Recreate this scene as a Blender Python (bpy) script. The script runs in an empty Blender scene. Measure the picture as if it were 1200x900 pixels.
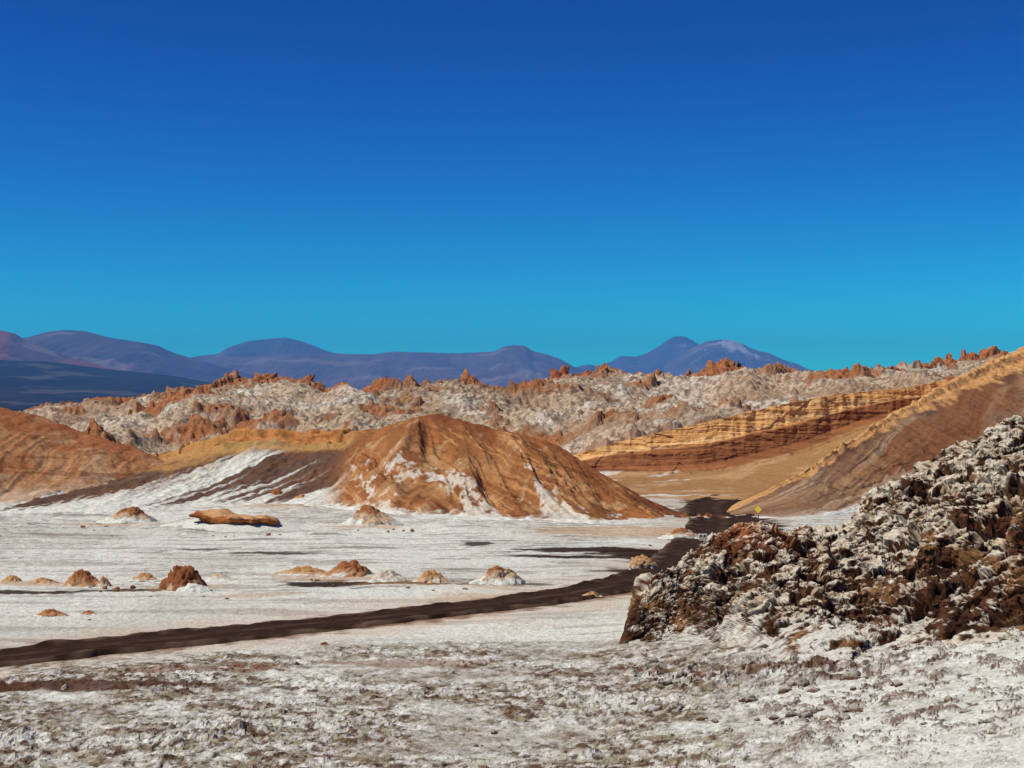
import bpy, math, random
import numpy as np

S = bpy.context.scene
COL = S.collection
rng = np.random.RandomState(7)
random.seed(7)
F32 = np.float32

# ------------------------------------------------------------------ noise
_P = np.random.RandomState(11).permutation(256).astype(np.int64)
_P = np.concatenate([_P, _P, _P])
_a = np.random.RandomState(5).rand(256) * 2 * np.pi
_G2 = np.stack([np.cos(_a), np.sin(_a)], 1).astype(F32)
_g = np.random.RandomState(6).normal(size=(256, 3))
_G3 = (_g / np.linalg.norm(_g, axis=1, keepdims=True)).astype(F32)
_R = np.random.RandomState(8).rand(256, 4).astype(F32)


def _fade(t):
    return t * t * t * (t * (t * 6 - 15) + 10)


def n2(x, y, seed=0):
    x = np.asarray(x, np.float64) + seed * 17.37; y = np.asarray(y, np.float64) + seed * 9.11
    xi = np.floor(x); yi = np.floor(y)
    xf = (x - xi).astype(F32); yf = (y - yi).astype(F32)
    xi = xi.astype(np.int64) & 255; yi = yi.astype(np.int64) & 255

    def g(ix, iy, dx, dy):
        h = _P[_P[ix & 255] + (iy & 255)]
        return _G2[h, 0] * dx + _G2[h, 1] * dy
    u = _fade(xf); v = _fade(yf)
    a = g(xi, yi, xf, yf); b = g(xi + 1, yi, xf - 1, yf)
    c = g(xi, yi + 1, xf, yf - 1); d = g(xi + 1, yi + 1, xf - 1, yf - 1)
    return 1.5 * ((a + u * (b - a)) + v * ((c + u * (d - c)) - (a + u * (b - a))))


def n3(x, y, z, seed=0):
    x = np.asarray(x, np.float64) + seed * 13.7; y = np.asarray(y, np.float64) + seed * 7.3
    z = np.asarray(z, np.float64) + seed * 3.9
    xi = np.floor(x); yi = np.floor(y); zi = np.floor(z)
    xf = (x - xi).astype(F32); yf = (y - yi).astype(F32); zf = (z - zi).astype(F32)
    xi = xi.astype(np.int64) & 255; yi = yi.astype(np.int64) & 255; zi = zi.astype(np.int64) & 255

    def g(i, j, k):
        h = _P[_P[_P[(xi + i) & 255] + ((yi + j) & 255)] + ((zi + k) & 255)]
        return _G3[h, 0] * (xf - i) + _G3[h, 1] * (yf - j) + _G3[h, 2] * (zf - k)
    u = _fade(xf); v = _fade(yf); w = _fade(zf)

    def lerp(t, a, b):
        return a + t * (b - a)
    return 1.4 * lerp(w, lerp(v, lerp(u, g(0, 0, 0), g(1, 0, 0)), lerp(u, g(0, 1, 0), g(1, 1, 0))),
                      lerp(v, lerp(u, g(0, 0, 1), g(1, 0, 1)), lerp(u, g(0, 1, 1), g(1, 1, 1))))


def fbm2(x, y, oc=4, seed=0, gain=0.5):
    s = 0; a = 1.0; t = 0
    for i in range(oc):
        s = s + a * n2(x * 2.03 ** i, y * 2.03 ** i, seed + i); t += a; a *= gain
    return s / t * 1.6


def fbm3(x, y, z, oc=4, seed=0, gain=0.5):
    s = 0; a = 1.0; t = 0
    for i in range(oc):
        k = 2.03 ** i
        s = s + a * n3(x * k, y * k, z * k, seed + i); t += a; a *= gain
    return s / t * 1.6


def ridged2(x, y, oc=4, seed=0, gain=0.5):
    s = 0; a = 1.0; t = 0
    for i in range(oc):
        s = s + a * (1 - 2.2 * np.abs(n2(x * 2.07 ** i, y * 2.07 ** i, seed + i))); t += a; a *= gain
    return s / t


def ridged3(x, y, z, oc=4, seed=0, gain=0.5):
    s = 0; a = 1.0; t = 0
    for i in range(oc):
        k = 2.07 ** i
        s = s + a * (1 - 2.2 * np.abs(n3(x * k, y * k, z * k, seed + i))); t += a; a *= gain
    return s / t


def worley(x, y, z=None, seed=0, jit=0.95):
    """F1, F2 and a random value of the nearest cell."""
    x = np.asarray(x, np.float64); y = np.asarray(y, np.float64)
    three = z is not None
    xi = np.floor(x).astype(np.int64); yi = np.floor(y).astype(np.int64)
    zi = np.floor(z).astype(np.int64) if three else None
    f1 = np.full(x.shape, 9.0, F32); f2 = np.full(x.shape, 9.0, F32); idv = np.zeros(x.shape, F32)
    for i in (-1, 0, 1):
        for j in (-1, 0, 1):
            for k in ((-1, 0, 1) if three else (0,)):
                h = _P[_P[(xi + i + seed * 5) & 255] + ((yi + j + seed * 3) & 255)]
                if three:
                    h = _P[h + ((zi + k) & 255)]
                r = _R[h]
                d = ((xi + i + .5 + (r[..., 0] - .5) * jit) - x) ** 2 + ((yi + j + .5 + (r[..., 1] - .5) * jit) - y) ** 2
                if three:
                    d = d + ((zi + k + .5 + (r[..., 2] - .5) * jit) - z) ** 2
                d = np.sqrt(d).astype(F32)
                near = d < f1
                f2 = np.where(near, f1, np.minimum(f2, d))
                idv = np.where(near, r[..., 3], idv)
                f1 = np.where(near, d, f1)
    return f1, f2, idv


def facet(x, y, z, seed=0, k=.9, jit=1.0):
    """Broken-rock noise: every cell is a tilted flat face at its own level. Returns level and distance to the cell's edge."""
    x = np.asarray(x, np.float64); y = np.asarray(y, np.float64); z = np.asarray(z, np.float64)
    xi = np.floor(x).astype(np.int64); yi = np.floor(y).astype(np.int64); zi = np.floor(z).astype(np.int64)
    f1 = np.full(x.shape, 9.0, F32); f2 = f1.copy(); val = np.zeros(x.shape, F32)
    for i in (-1, 0, 1):
        for j in (-1, 0, 1):
            for l in (-1, 0, 1):
                h = _P[_P[_P[(xi + i + seed * 5) & 255] + ((yi + j + seed * 3) & 255)] + ((zi + l) & 255)]
                r = _R[h]; g = _G3[(h * 7 + 13) & 255]
                dx = x - (xi + i + .5 + (r[..., 0] - .5) * jit); dy = y - (yi + j + .5 + (r[..., 1] - .5) * jit); dz = z - (zi + l + .5 + (r[..., 2] - .5) * jit)
                d = np.sqrt(dx * dx + dy * dy + dz * dz).astype(F32)
                v = (r[..., 3] - .5) + k * (g[..., 0] * dx + g[..., 1] * dy + g[..., 2] * dz)
                near = d < f1
                f2 = np.where(near, f1, np.minimum(f2, d)); val = np.where(near, v, val); f1 = np.where(near, d, f1)
    return val, f2 - f1


def sstep(a, b, x):
    t = np.clip((x - a) / (b - a), 0, 1)
    return t * t * (3 - 2 * t)


def mix(a, b, t):
    t = np.clip(np.asarray(t), 0, 1)[..., None]
    return np.asarray(a) * (1 - t) + np.asarray(b) * t


def rgb(r, g, b):
    c = np.array([r, g, b]) / 255.0
    return np.where(c <= 0.04045, c / 12.92, ((c + 0.055) / 1.055) ** 2.4)


# ------------------------------------------------------------------ survey: bearing and height of a spot at a given distance
H = 12.0                      # the camera stands on a 12 m knoll, looking level
FPX, CX, HY = 1800.0, 600.0, 465.0


def at(px, py, D):
    return ((px - CX) / FPX * D, D, H - (py - HY) / FPX * D)


def flat(px, py, z=0.0):
    D = (H - z) * FPX / (py - HY)
    return ((px - CX) / FPX * D, D, z)


# ------------------------------------------------------------------ palette (base colours)
WHITE = rgb(214, 213, 199)
SALT = rgb(194, 190, 176)
GREYSALT = rgb(158, 152, 138)
RUST = rgb(172, 98, 46)
ORANGE = rgb(186, 116, 58)
BROWN = rgb(120, 74, 42)
DARKBROWN = rgb(84, 54, 38)
TAN = rgb(184, 142, 96)
OCHRE = rgb(204, 150, 84)
CHOC = rgb(76, 50, 34)
ROADC = rgb(50, 34, 23)
SCREE = rgb(98, 74, 60)

# ------------------------------------------------------------------ materials


def ground_material(name, fine=3.0, bump=0.4, bdist=0.05, rough=0.95, speck=None, speck_amt=0.0, speck_scale=8.0, vary=0.35):
    m = bpy.data.materials.new(name); m.use_nodes = True
    nt = m.node_tree; N = nt.nodes; L = nt.links
    b = N['Principled BSDF']; b.inputs['Roughness'].default_value = rough
    b.inputs['Specular IOR Level'].default_value = 0.04
    at_ = N.new('ShaderNodeAttribute'); at_.attribute_name = 'albedo'
    tc = N.new('ShaderNodeTexCoord')
    n = N.new('ShaderNodeTexNoise'); n.inputs['Scale'].default_value = fine; n.inputs['Detail'].default_value = 6
    n.inputs['Roughness'].default_value = 0.65
    L.new(tc.outputs['Object'], n.inputs['Vector'])
    mr = N.new('ShaderNodeMapRange'); mr.inputs['From Min'].default_value = 0.3; mr.inputs['From Max'].default_value = 0.7
    mr.inputs['To Min'].default_value = 1 - vary; mr.inputs['To Max'].default_value = 1 + vary * 0.7
    L.new(n.outputs['Fac'], mr.inputs['Value'])
    mul = N.new('ShaderNodeVectorMath'); mul.operation = 'SCALE'
    L.new(at_.outputs['Color'], mul.inputs[0]); L.new(mr.outputs['Result'], mul.inputs['Scale'])
    out = mul.outputs['Vector']
    if speck is not None:
        n2_ = N.new('ShaderNodeTexNoise'); n2_.inputs['Scale'].default_value = speck_scale; n2_.inputs['Detail'].default_value = 4
        n2_.inputs['Roughness'].default_value = 0.7
        L.new(tc.outputs['Object'], n2_.inputs['Vector'])
        r2 = N.new('ShaderNodeMapRange'); r2.inputs['From Min'].default_value = 0.54; r2.inputs['From Max'].default_value = 0.66
        r2.inputs['To Min'].default_value = 0; r2.inputs['To Max'].default_value = speck_amt
        L.new(n2_.outputs['Fac'], r2.inputs['Value'])
        mx = N.new('ShaderNodeMix'); mx.data_type = 'RGBA'
        L.new(r2.outputs['Result'], mx.inputs['Factor'])
        L.new(out, mx.inputs['A']); mx.inputs['B'].default_value = (*speck, 1)
        out = mx.outputs['Result']
    L.new(out, b.inputs['Base Color'])
    bp = N.new('ShaderNodeBump'); bp.inputs['Strength'].default_value = bump; bp.inputs['Distance'].default_value = bdist
    L.new(n.outputs['Fac'], bp.inputs['Height']); L.new(bp.outputs['Normal'], b.inputs['Normal'])
    return m


M_SALT = ground_material('salt_crust', fine=7.0, bump=0.35, bdist=0.08, speck=tuple(DARKBROWN), speck_amt=0.25, speck_scale=3.0)
M_ROAD = ground_material('dirt_road', fine=6.0, bump=0.4, bdist=0.03, vary=0.2)
M_HILL = ground_material('clay_hill', fine=1.6, bump=0.6, bdist=0.25, vary=0.28)
M_RIDGE = ground_material('salt_badlands', fine=0.9, bump=0.8, bdist=0.6, vary=0.35)
M_CLIFF = ground_material('layered_cliff', fine=1.2, bump=0.7, bdist=0.3, vary=0.22)
M_ROCK = ground_material('crusted_rock', fine=5.0, bump=0.8, bdist=0.10, vary=0.35)
M_MOUNT = ground_material('far_mountain', fine=0.002, bump=0.3, bdist=30, vary=0.25)


def flat_mat(name, c, rough=0.6, metal=0.0, wear=None):
    m = bpy.data.materials.new(name); m.use_nodes = True
    N = m.node_tree.nodes; L = m.node_tree.links
    b = N['Principled BSDF']; b.inputs['Roughness'].default_value = rough; b.inputs['Metallic'].default_value = metal
    n = N.new('ShaderNodeTexNoise'); n.inputs['Scale'].default_value = 9; n.inputs['Detail'].default_value = 5
    mx = N.new('ShaderNodeMix'); mx.data_type = 'RGBA'
    mx.inputs['A'].default_value = (*c, 1); mx.inputs['B'].default_value = (*(wear if wear is not None else np.asarray(c) * 0.7), 1)
    tc = N.new('ShaderNodeTexCoord'); L.new(tc.outputs['Object'], n.inputs['Vector'])
    L.new(n.outputs['Fac'], mx.inputs['Factor']); L.new(mx.outputs['Result'], b.inputs['Base Color'])
    return m


# ------------------------------------------------------------------ mesh helpers
def set_albedo(me, c):
    a = me.attributes.new('albedo', 'FLOAT_COLOR', 'POINT')
    buf = np.ones((len(c), 4), F32); buf[:, :3] = np.clip(c, 0.004, 0.9)
    a.data.foreach_set('color', buf.ravel())


def raw_mesh(name, V, Q, c=None, smooth=True):
    me = bpy.data.meshes.new(name)
    V = np.ascontiguousarray(V, F32); Q = np.ascontiguousarray(Q, np.int32); k = Q.shape[1]
    me.vertices.add(len(V)); me.vertices.foreach_set('co', V.ravel())
    me.loops.add(Q.size); me.loops.foreach_set('vertex_index', Q.ravel())
    me.polygons.add(len(Q)); me.polygons.foreach_set('loop_start', np.arange(0, Q.size, k, dtype=np.int32))
    me.polygons.foreach_set('use_smooth', np.full(len(Q), smooth))
    me.update(calc_edges=True)
    if c is not None:
        set_albedo(me, c)
    return me


def link(name, me, mat, parent=None):
    o = bpy.data.objects.new(name, me); COL.objects.link(o)
    if mat and not me.materials:
        me.materials.append(mat)
    if parent:
        o.parent = parent
    return o


def tag(o, label=None, cat=None, group=None, kind=None):
    if label: o['label'] = label
    if cat: o['category'] = cat
    if group: o['group'] = group
    if kind: o['kind'] = kind
    return o


def grid_obj(name, X, Y, Z, C, mat, keep=None, wrap=False, smooth=True):
    n, m = X.shape
    V = np.stack([X, Y, Z], -1).reshape(-1, 3)
    idx = np.arange(n * m).reshape(n, m)
    if wrap:
        idx = np.concatenate([idx, idx[:1]], 0)
    Q = np.stack([idx[:-1, :-1], idx[1:, :-1], idx[1:, 1:], idx[:-1, 1:]], -1).reshape(-1, 4)
    C = np.asarray(C, F32).reshape(-1, 3)
    if keep is not None:
        k = keep.reshape(-1)
        Q = Q[k[Q].any(1)]
        used = np.zeros(len(V), bool); used[Q.ravel()] = True
        new = np.cumsum(used) - 1
        V = V[used]; C = C[used]; Q = new[Q]
    return link(name, raw_mesh(name, V, Q, C, smooth), mat)


def normals(X, Y, Z):
    P = np.stack([X, Y, Z], -1)
    du = np.gradient(P, axis=0); dv = np.gradient(P, axis=1)
    nn = np.cross(du, dv); nn /= np.linalg.norm(nn, axis=-1, keepdims=True) + 1e-9
    return np.where(nn[..., 2:3] < 0, -nn, nn)


def smooth_grid(a):
    for _ in range(3):
        a = (a + np.roll(a, 1, 0) + np.roll(a, -1, 0) + np.roll(a, 1, 1) + np.roll(a, -1, 1)) / 5
    return a


def curve(pts, x, col):
    p = np.array(sorted(pts)); return np.interp(x, p[:, 0], p[:, col])


def smooth1(a, k):
    if k < 2: return a
    w = np.hanning(k + 2)[1:-1]; w /= w.sum()
    return np.convolve(np.pad(a, k, mode='edge'), w, 'same')[k:-k]


# ------------------------------------------------------------------ road course
RPX = [(-420, 812), (-250, 798), (-100, 784), (0, 770), (100, 759), (200, 748.5), (300, 738), (400, 728), (500, 718), (600, 705), (690, 693),
       (755, 680), (800, 663), (828, 643), (846, 624), (850, 611), (842, 603), (838, 596), (847, 588), (872, 580.5), (910, 574), (985, 566)]
RC = np.array([flat(*p)[:2] for p in RPX])
_t = np.r_[0, np.cumsum(np.hypot(*np.diff(RC, axis=0).T))]
_tt = np.arange(0, _t[-1], 0.25)
ROAD = np.stack([smooth1(np.interp(_tt, _t, RC[:, i]), 45) for i in (0, 1)], 1)
_d = np.gradient(ROAD, axis=0); _d /= np.linalg.norm(_d, axis=1, keepdims=True)
ROADN = np.stack([-_d[:, 1], _d[:, 0]], 1)
ROADW = np.full(len(ROAD), 3.4)


def road_dist(x, y):
    out = np.full(x.shape, 99.0, F32)
    m = (y > 50) & (y < 240) & (np.abs(x) < 90)
    xs = x[m]; ys = y[m]; best = np.full(xs.shape, 1e9)
    pts = ROAD[::6]
    for px, py in pts:
        best = np.minimum(best, (xs - px) ** 2 + (ys - py) ** 2)
    out[m] = np.sqrt(best)
    return out


def ground_rise(x, y):
    r = 3.0 * (np.clip((x - 3.0) / 17.0, 0, 3)) ** 1.4
    r = np.minimum(r, 9)
    return r * (1 - sstep(74, 92, y))


# ------------------------------------------------------------------ ground
def build_ground():
    th = np.concatenate([np.linspace(-180, -30, 40)[:-1], np.linspace(-30, 30, 1000), np.linspace(30, 180, 41)[1:-1]])
    r = np.concatenate([np.array([0.5, 4, 10, 20, 30, 38]), np.arange(44, 84, 0.11), np.geomspace(84, 260, 300)[0:], np.geomspace(265, 32000, 90)])
    T, R = np.meshgrid(np.radians(th), r, indexing='ij')
    X = R * np.sin(T); Y = R * np.cos(T)
    rd = road_dist(X, Y)
    near = sstep(40, 50, Y) * (1 - sstep(230, 300, R))
    roadm = 1 - sstep(3.2, 6.0, rd)
    # roughness of the front crust: clods
    rough = sstep(0, 1, 1 - sstep(60, 82, Y + 4 * n2(X * .1, Y * .1, 3))) * near
    rough = np.clip(rough * (0.75 + 0.7 * fbm2(X * .15, Y * .15, 3, 40)), 0, 1.4)
    smooth_slope = sstep(6, 11, X) * (1 - sstep(62, 68, Y))
    rough = rough * (1 - 0.55 * smooth_slope)
    f1, f2, idv = worley(X * 2.6 + .5 * n2(X, Y, 9), Y * 2.2, seed=1)
    f1b, f2b, idb = worley(X * 0.9, Y * 0.9, seed=2)
    lumpy = sstep(-.2, .5, fbm2(X * .22, Y * .22, 4, 23))
    cl = np.clip(0.7 - f1, 0, 1) * sstep(.3, 1, idv) * 0.17 * (.3 + lumpy) + np.clip(.55 - f1b, 0, 1) * sstep(.72, .95, idb) * 0.35
    grit = facet(X * 3.2, Y * 3.2, X * 0, 12, .9)[0]
    cl = cl + .05 * grit + .03 * facet(X * 6.5, Y * 6.5, X * 0, 14, .9)[0]
    cl = cl + .08 * lumpy * np.clip(ridged2(X * 1.3, Y * 1.3, 4, 24, .6), 0, 1)
    fine = fbm2(X * 1.7, Y * 1.7, 4, 21)
    Z = near * (0.10 * fbm2(X * .12, Y * .12, 4, 1) + 0.05 * fine * (1 - roadm)) * (1 - 0.9 * roadm)
    Z = Z + rough * (cl + 0.07 * ridged2(X * .9, Y * .9, 4, 12)) * (1 - roadm)
    # low wavy relief at the far edge of the flat
    far = sstep(118, 150, Y) * (1 - sstep(175, 200, Y)) * (1 - sstep(5, 20, X))
    Z = Z + far * (0.5 * np.clip(fbm2(X * .10, Y * .07, 4, 31), -.1, 1) + .12 * fbm2(X * .5, Y * .3, 3, 33)) * (1 - roadm)
    Z = Z - 0.10 * roadm
    Z = Z + ground_rise(X, Y)
    Z = Z - 70 * sstep(700, 4000, R)
    # ---- colour
    C = np.broadcast_to(WHITE, X.shape + (3,)).copy()
    big = fbm2(X * .05, Y * .03, 4, 51)
    C = mix(C, SALT, sstep(-.2, .5, big) * .8)
    # faint streaks running across the flat
    st = fbm2(X * .06, Y * .55, 5, 61, .6)
    C = mix(C, GREYSALT, sstep(.02, .4, st) * .65 * (1 - .8 * smooth_slope))
    st2 = fbm2(X * .12, Y * 1.1, 4, 62, .6)
    C = mix(C, rgb(120, 108, 96), sstep(.26, .5, st2) * .75 * sstep(84, 100, Y) * sstep(-.3, .3, big + .2))
    # warm sandy tints by the road
    C = mix(C, rgb(190, 160, 128), (1 - sstep(2, 9, rd + 3 * n2(X * .2, Y * .2, 4))) * .4)
    C = mix(C, BROWN, (1 - sstep(1.9, 3.3, rd + 1.1 * fbm2(X * .7, Y * .7, 3, 5))) * .8)
    # front crust mottling
    mot = fbm2(X * .8, Y * .8, 5, 71, .62)
    mot2 = fbm2(X * .25, Y * .4, 4, 72, .6)
    frontm = np.clip(rough, 0, 1)
    pale = 1 - .65 * smooth_slope
    fr = np.clip(frontm * 1.5, 0, 1)
    C = mix(C, rgb(158, 148, 126), fr * .75 * sstep(-.45, .25, mot2) * pale)
    C = mix(C, rgb(128, 112, 86), fr * sstep(.0, .4, mot + .4 * mot2) * .8 * pale)
    C = mix(C, rgb(130, 124, 88), fr * sstep(.15, .5, fbm2(X * .5, Y * .35, 4, 73)) * .4 * pale)
    C = mix(C, rgb(92, 66, 48), fr * sstep(.12, .36, fbm2(X * 1.5, Y * 1.2, 4, 77, .62) + .25 * mot2) * .85 * pale)
    C = mix(C, rgb(66, 46, 36), fr * sstep(.30, .48, fbm2(X * 2.2, Y * 1.8, 3, 79, .62) + .2 * mot2) * .85 * pale)
    C = mix(C, rgb(216, 212, 202), fr * sstep(.2, .4, fbm2(X * 1.9, Y * 1.9, 3, 75) - .3 * mot) * .7)
    spots = sstep(.2, .34, fbm2(X * .7, Y * .6, 6, 84, .8)) * smooth_slope * near
    C = mix(C, rgb(112, 84, 66), spots * .85)
    C = mix(C, rgb(74, 50, 38), sstep(.26, .4, fbm2(X * 1.1, Y * .9, 5, 85, .8)) * smooth_slope * near * .85)
    Z = Z + .10 * spots
    # broken debris strewn below the outcrop
    deb = (1 - sstep(0, 5.5, np.abs(Y - 62.5 + .55 * (X - 9)) + 2 * n2(X * .3, Y * .3, 6))) * sstep(3, 6.5, X) * (1 - sstep(13, 18, X))
    Z = Z + deb * (.26 * np.clip(facet(X * .9, Y * .9, X * 0, 16, .9)[0], -.2, 1) + .15 * facet(X * 2.2, Y * 2.2, X * 0, 17, .7)[0])
    C = mix(C, rgb(104, 72, 50), deb * sstep(.0, .2, fbm2(X * .6 - Y * .2, Y * .6 + X * .2, 6, 82, .75)) * .9)
    C = mix(C, rgb(70, 46, 34), deb * sstep(.2, .4, fbm2(X * 1.5, Y * 1.3, 3, 83, .6)) * .9)
    # dark earth patches: (px, py, half length px, half depth px, strength)
    warp = 1 + .55 * fbm2(X * .35, Y * .9, 4, 81)
    for px, py, hl, hd, s, c in (
        (90, 806, 210, 7, .9, DARKBROWN), (-60, 808, 120, 10, .9, DARKBROWN), (225, 786, 90, 5, .6, BROWN), (300, 780, 50, 4, .5, BROWN), (480, 779, 100, 6, .55, BROWN),
        (30, 694, 120, 2.4, .95, ROADC), (158, 691.5, 42, 3, .95, ROADC), (385, 684.5, 72, 5.0, .97, ROADC), (470, 683.5, 70, 2.6, .9, ROADC), (590, 684, 90, 1.6, .8, ROADC),
        (700, 644.5, 112, 4, .97, ROADC), (765, 649, 85, 6.5, .97, ROADC), (690, 652.5, 85, 2.4, .95, ROADC), (745, 667.5, 50, 3.2, .95, ROADC), (790, 655, 60, 14, .95, ROADC),
        (560, 637, 22, 3.2, .9, ROADC), (320, 648, 60, 2, .85, ROADC), (240, 643, 35, 1.8, .7, ROADC), (60, 627, 60, 2, .5, SCREE), (300, 632, 35, 2.2, .5, SCREE), (385, 627, 28, 1.6, .6, SCREE),
        (430, 642, 60, 1.8, .6, SCREE), (880, 612, 40, 16, .97, ROADC), (850, 625, 40, 18, .97, ROADC), (820, 598, 34, 6, .95, ROADC), (835, 588, 40, 5, .97, ROADC),
        (100, 603, 60, 1.6, .5, SCREE), (500, 612, 40, 1.5, .4, SCREE), (60, 685, 95, 3.5, .5, TAN), (385, 677, 85, 4, .5, TAN), (215, 688, 60, 5, .4, TAN), (480, 684, 70, 3, .4, TAN), (580, 686, 50, 3, .35, TAN), (145, 614, 60, 3, .5, TAN), (435, 617, 60, 3, .5, TAN), (340, 592, 60, 4, .5, TAN), (300, 698, 60, 4, .4, TAN), (600, 698, 90, 5, .4, TAN),
        (720, 622, 120, 8, .55, TAN), (640, 652, 60, 2, .8, ROADC), (1165, 897, 60, 5, .9, ROADC)):
        x0, y0, _ = flat(px, py, 0 if px < 1100 else 2.0)
        hx = hl / FPX * y0; hy = hd * y0 * y0 / (H * FPX)
        d = np.sqrt(((X - x0) / hx) ** 2 + ((Y - y0) / hy) ** 2)
        C = mix(C, c, s * (1 - sstep(.62, 1.0, d * warp)))
    # tan floor of the side valley, brown country beyond the ridge
    C = mix(C, rgb(154, 116, 76), sstep(176, 190, Y) * sstep(4, 14, X))
    plain = sstep(600, 1500, R)
    C = mix(C, rgb(92, 74, 76), plain)
    C = mix(C, rgb(160, 140, 130), plain * sstep(.35, .6, fbm2(X * .0006, Y * .0002, 4, 91)))
    o = grid_obj('ground', X, Y, Z, C, M_SALT, wrap=True, smooth=False)
    tag(o, kind='structure')


def ground_z(x, y):
    return float(ground_rise(np.array([x]), np.array([y]))[0])


def build_road():
    n = len(ROAD); m = 31
    k = np.linspace(-1, 1, m)
    t = np.arange(n) * .25
    wl = 2.1 + .4 * fbm2(t * .12, t * 0, 3, 3) + .2 * fbm2(t * .7, t * 0, 4, 13) + .10 * fbm2(t * 3.1, t * 0, 3, 33); wr = 2.1 + .4 * fbm2(t * .12, t * 0 + 9, 3, 4) + .2 * fbm2(t * .7, t * 0, 4, 14) + .14 * fbm2(t * 3.1, t * 0, 3, 34)
    nearw = sstep(92, 125, ROAD[:, 1]) * 1.5; wl = wl + nearw; wr = wr + nearw
    W = np.where(k[None] < 0, wl[:, None], wr[:, None])
    X = ROAD[:, 0:1] + ROADN[:, 0:1] * k * W; Y = ROAD[:, 1:2] + ROADN[:, 1:2] * k * W
    rut = np.exp(-((np.abs(k) - .42) / .14) ** 2)
    Z = 0.05 - .05 * rut[None] + .03 * fbm2(X * .8, Y * .8, 3, 8) + .16 * np.exp(-((np.abs(k) - .86) / .1) ** 2)[None] * (.5 + fbm2(t * .3, t * 0, 3, 5))[:, None]
    Z[:, 0] = Z[:, -1] = -.12
    C = np.broadcast_to(ROADC, X.shape + (3,)).copy()
    C = mix(C, rgb(66, 48, 38), (rut[None] * .5 + 0 * X) * (.6 + .4 * n2(X * .3, Y * .3, 2)))
    C = mix(C, rgb(92, 70, 54), np.exp(-((np.abs(k)) / .13) ** 2)[None] * (.35 + .5 * fbm2(X * .3, Y * .3, 3, 18)))
    C = mix(C, rgb(120, 96, 76), sstep(.3, .5, fbm2(X * 1.6, Y * 1.6, 3, 17)) * .12)
    C = mix(C, rgb(84, 62, 48), sstep(.1, .6, fbm2(X * .4, Y * .4, 4, 15)) * .25)
    C = mix(C, rgb(120, 98, 80), sstep(.75, 1.05, np.abs(k)[None] + .35 * fbm2(X * .6, Y * .6, 3, 16)) * .5)
    o = grid_obj('road', X, Y, Z, C, M_ROAD)
    tag(o, kind='structure')


# ------------------------------------------------------------------ hills: a crest line and a foot line, slope between them
def hill(name, crest, foot, x0, x1, dx, ns, nb, back, prof, shape, colour, mat, crest_k=5, foot_k=15, zmin=-0.6, sgeo=1.0, skirt=.6):
    x = np.arange(x0, x1, dx)
    yc = smooth1(curve(crest, x, 1), foot_k); zc = smooth1(curve(crest, x, 2), crest_k)
    yf = smooth1(curve(foot, x, 1), foot_k); zf = smooth1(curve(foot, x, 2), foot_k)
    s = np.concatenate([-np.linspace(1, 0, nb)[:-1], np.linspace(0, 1, ns) ** sgeo, [1.02]])
    Xg, Sg = np.meshgrid(x, s, indexing='ij')
    Yg = np.where(Sg < 0, yc[:, None] - Sg * back, yc[:, None] + (yf - yc)[:, None] * Sg)
    p = prof(np.minimum(np.abs(Sg), 1), Sg < 0, Xg)
    Zg = zf[:, None] + (zc - zf)[:, None] * (1 - p)
    Zg = np.where(Sg < 0, Zg - 0.25 * (-Sg) * back * .3, Zg)
    X2, Y2, Z2 = shape(Xg.copy(), Yg.copy(), Zg.copy(), np.minimum(Sg, 1), zc[:, None] + 0 * Sg)
    Z2[:, -1] -= skirt
    NN = normals(X2, Y2, Z2)
    C = colour(X2, Y2, Z2, Sg, NN, zc[:, None] + 0 * Sg)
    return grid_obj(name, X2, Y2, Z2, C, mat, keep=(Z2 > zmin) | (Sg > 1))


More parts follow.
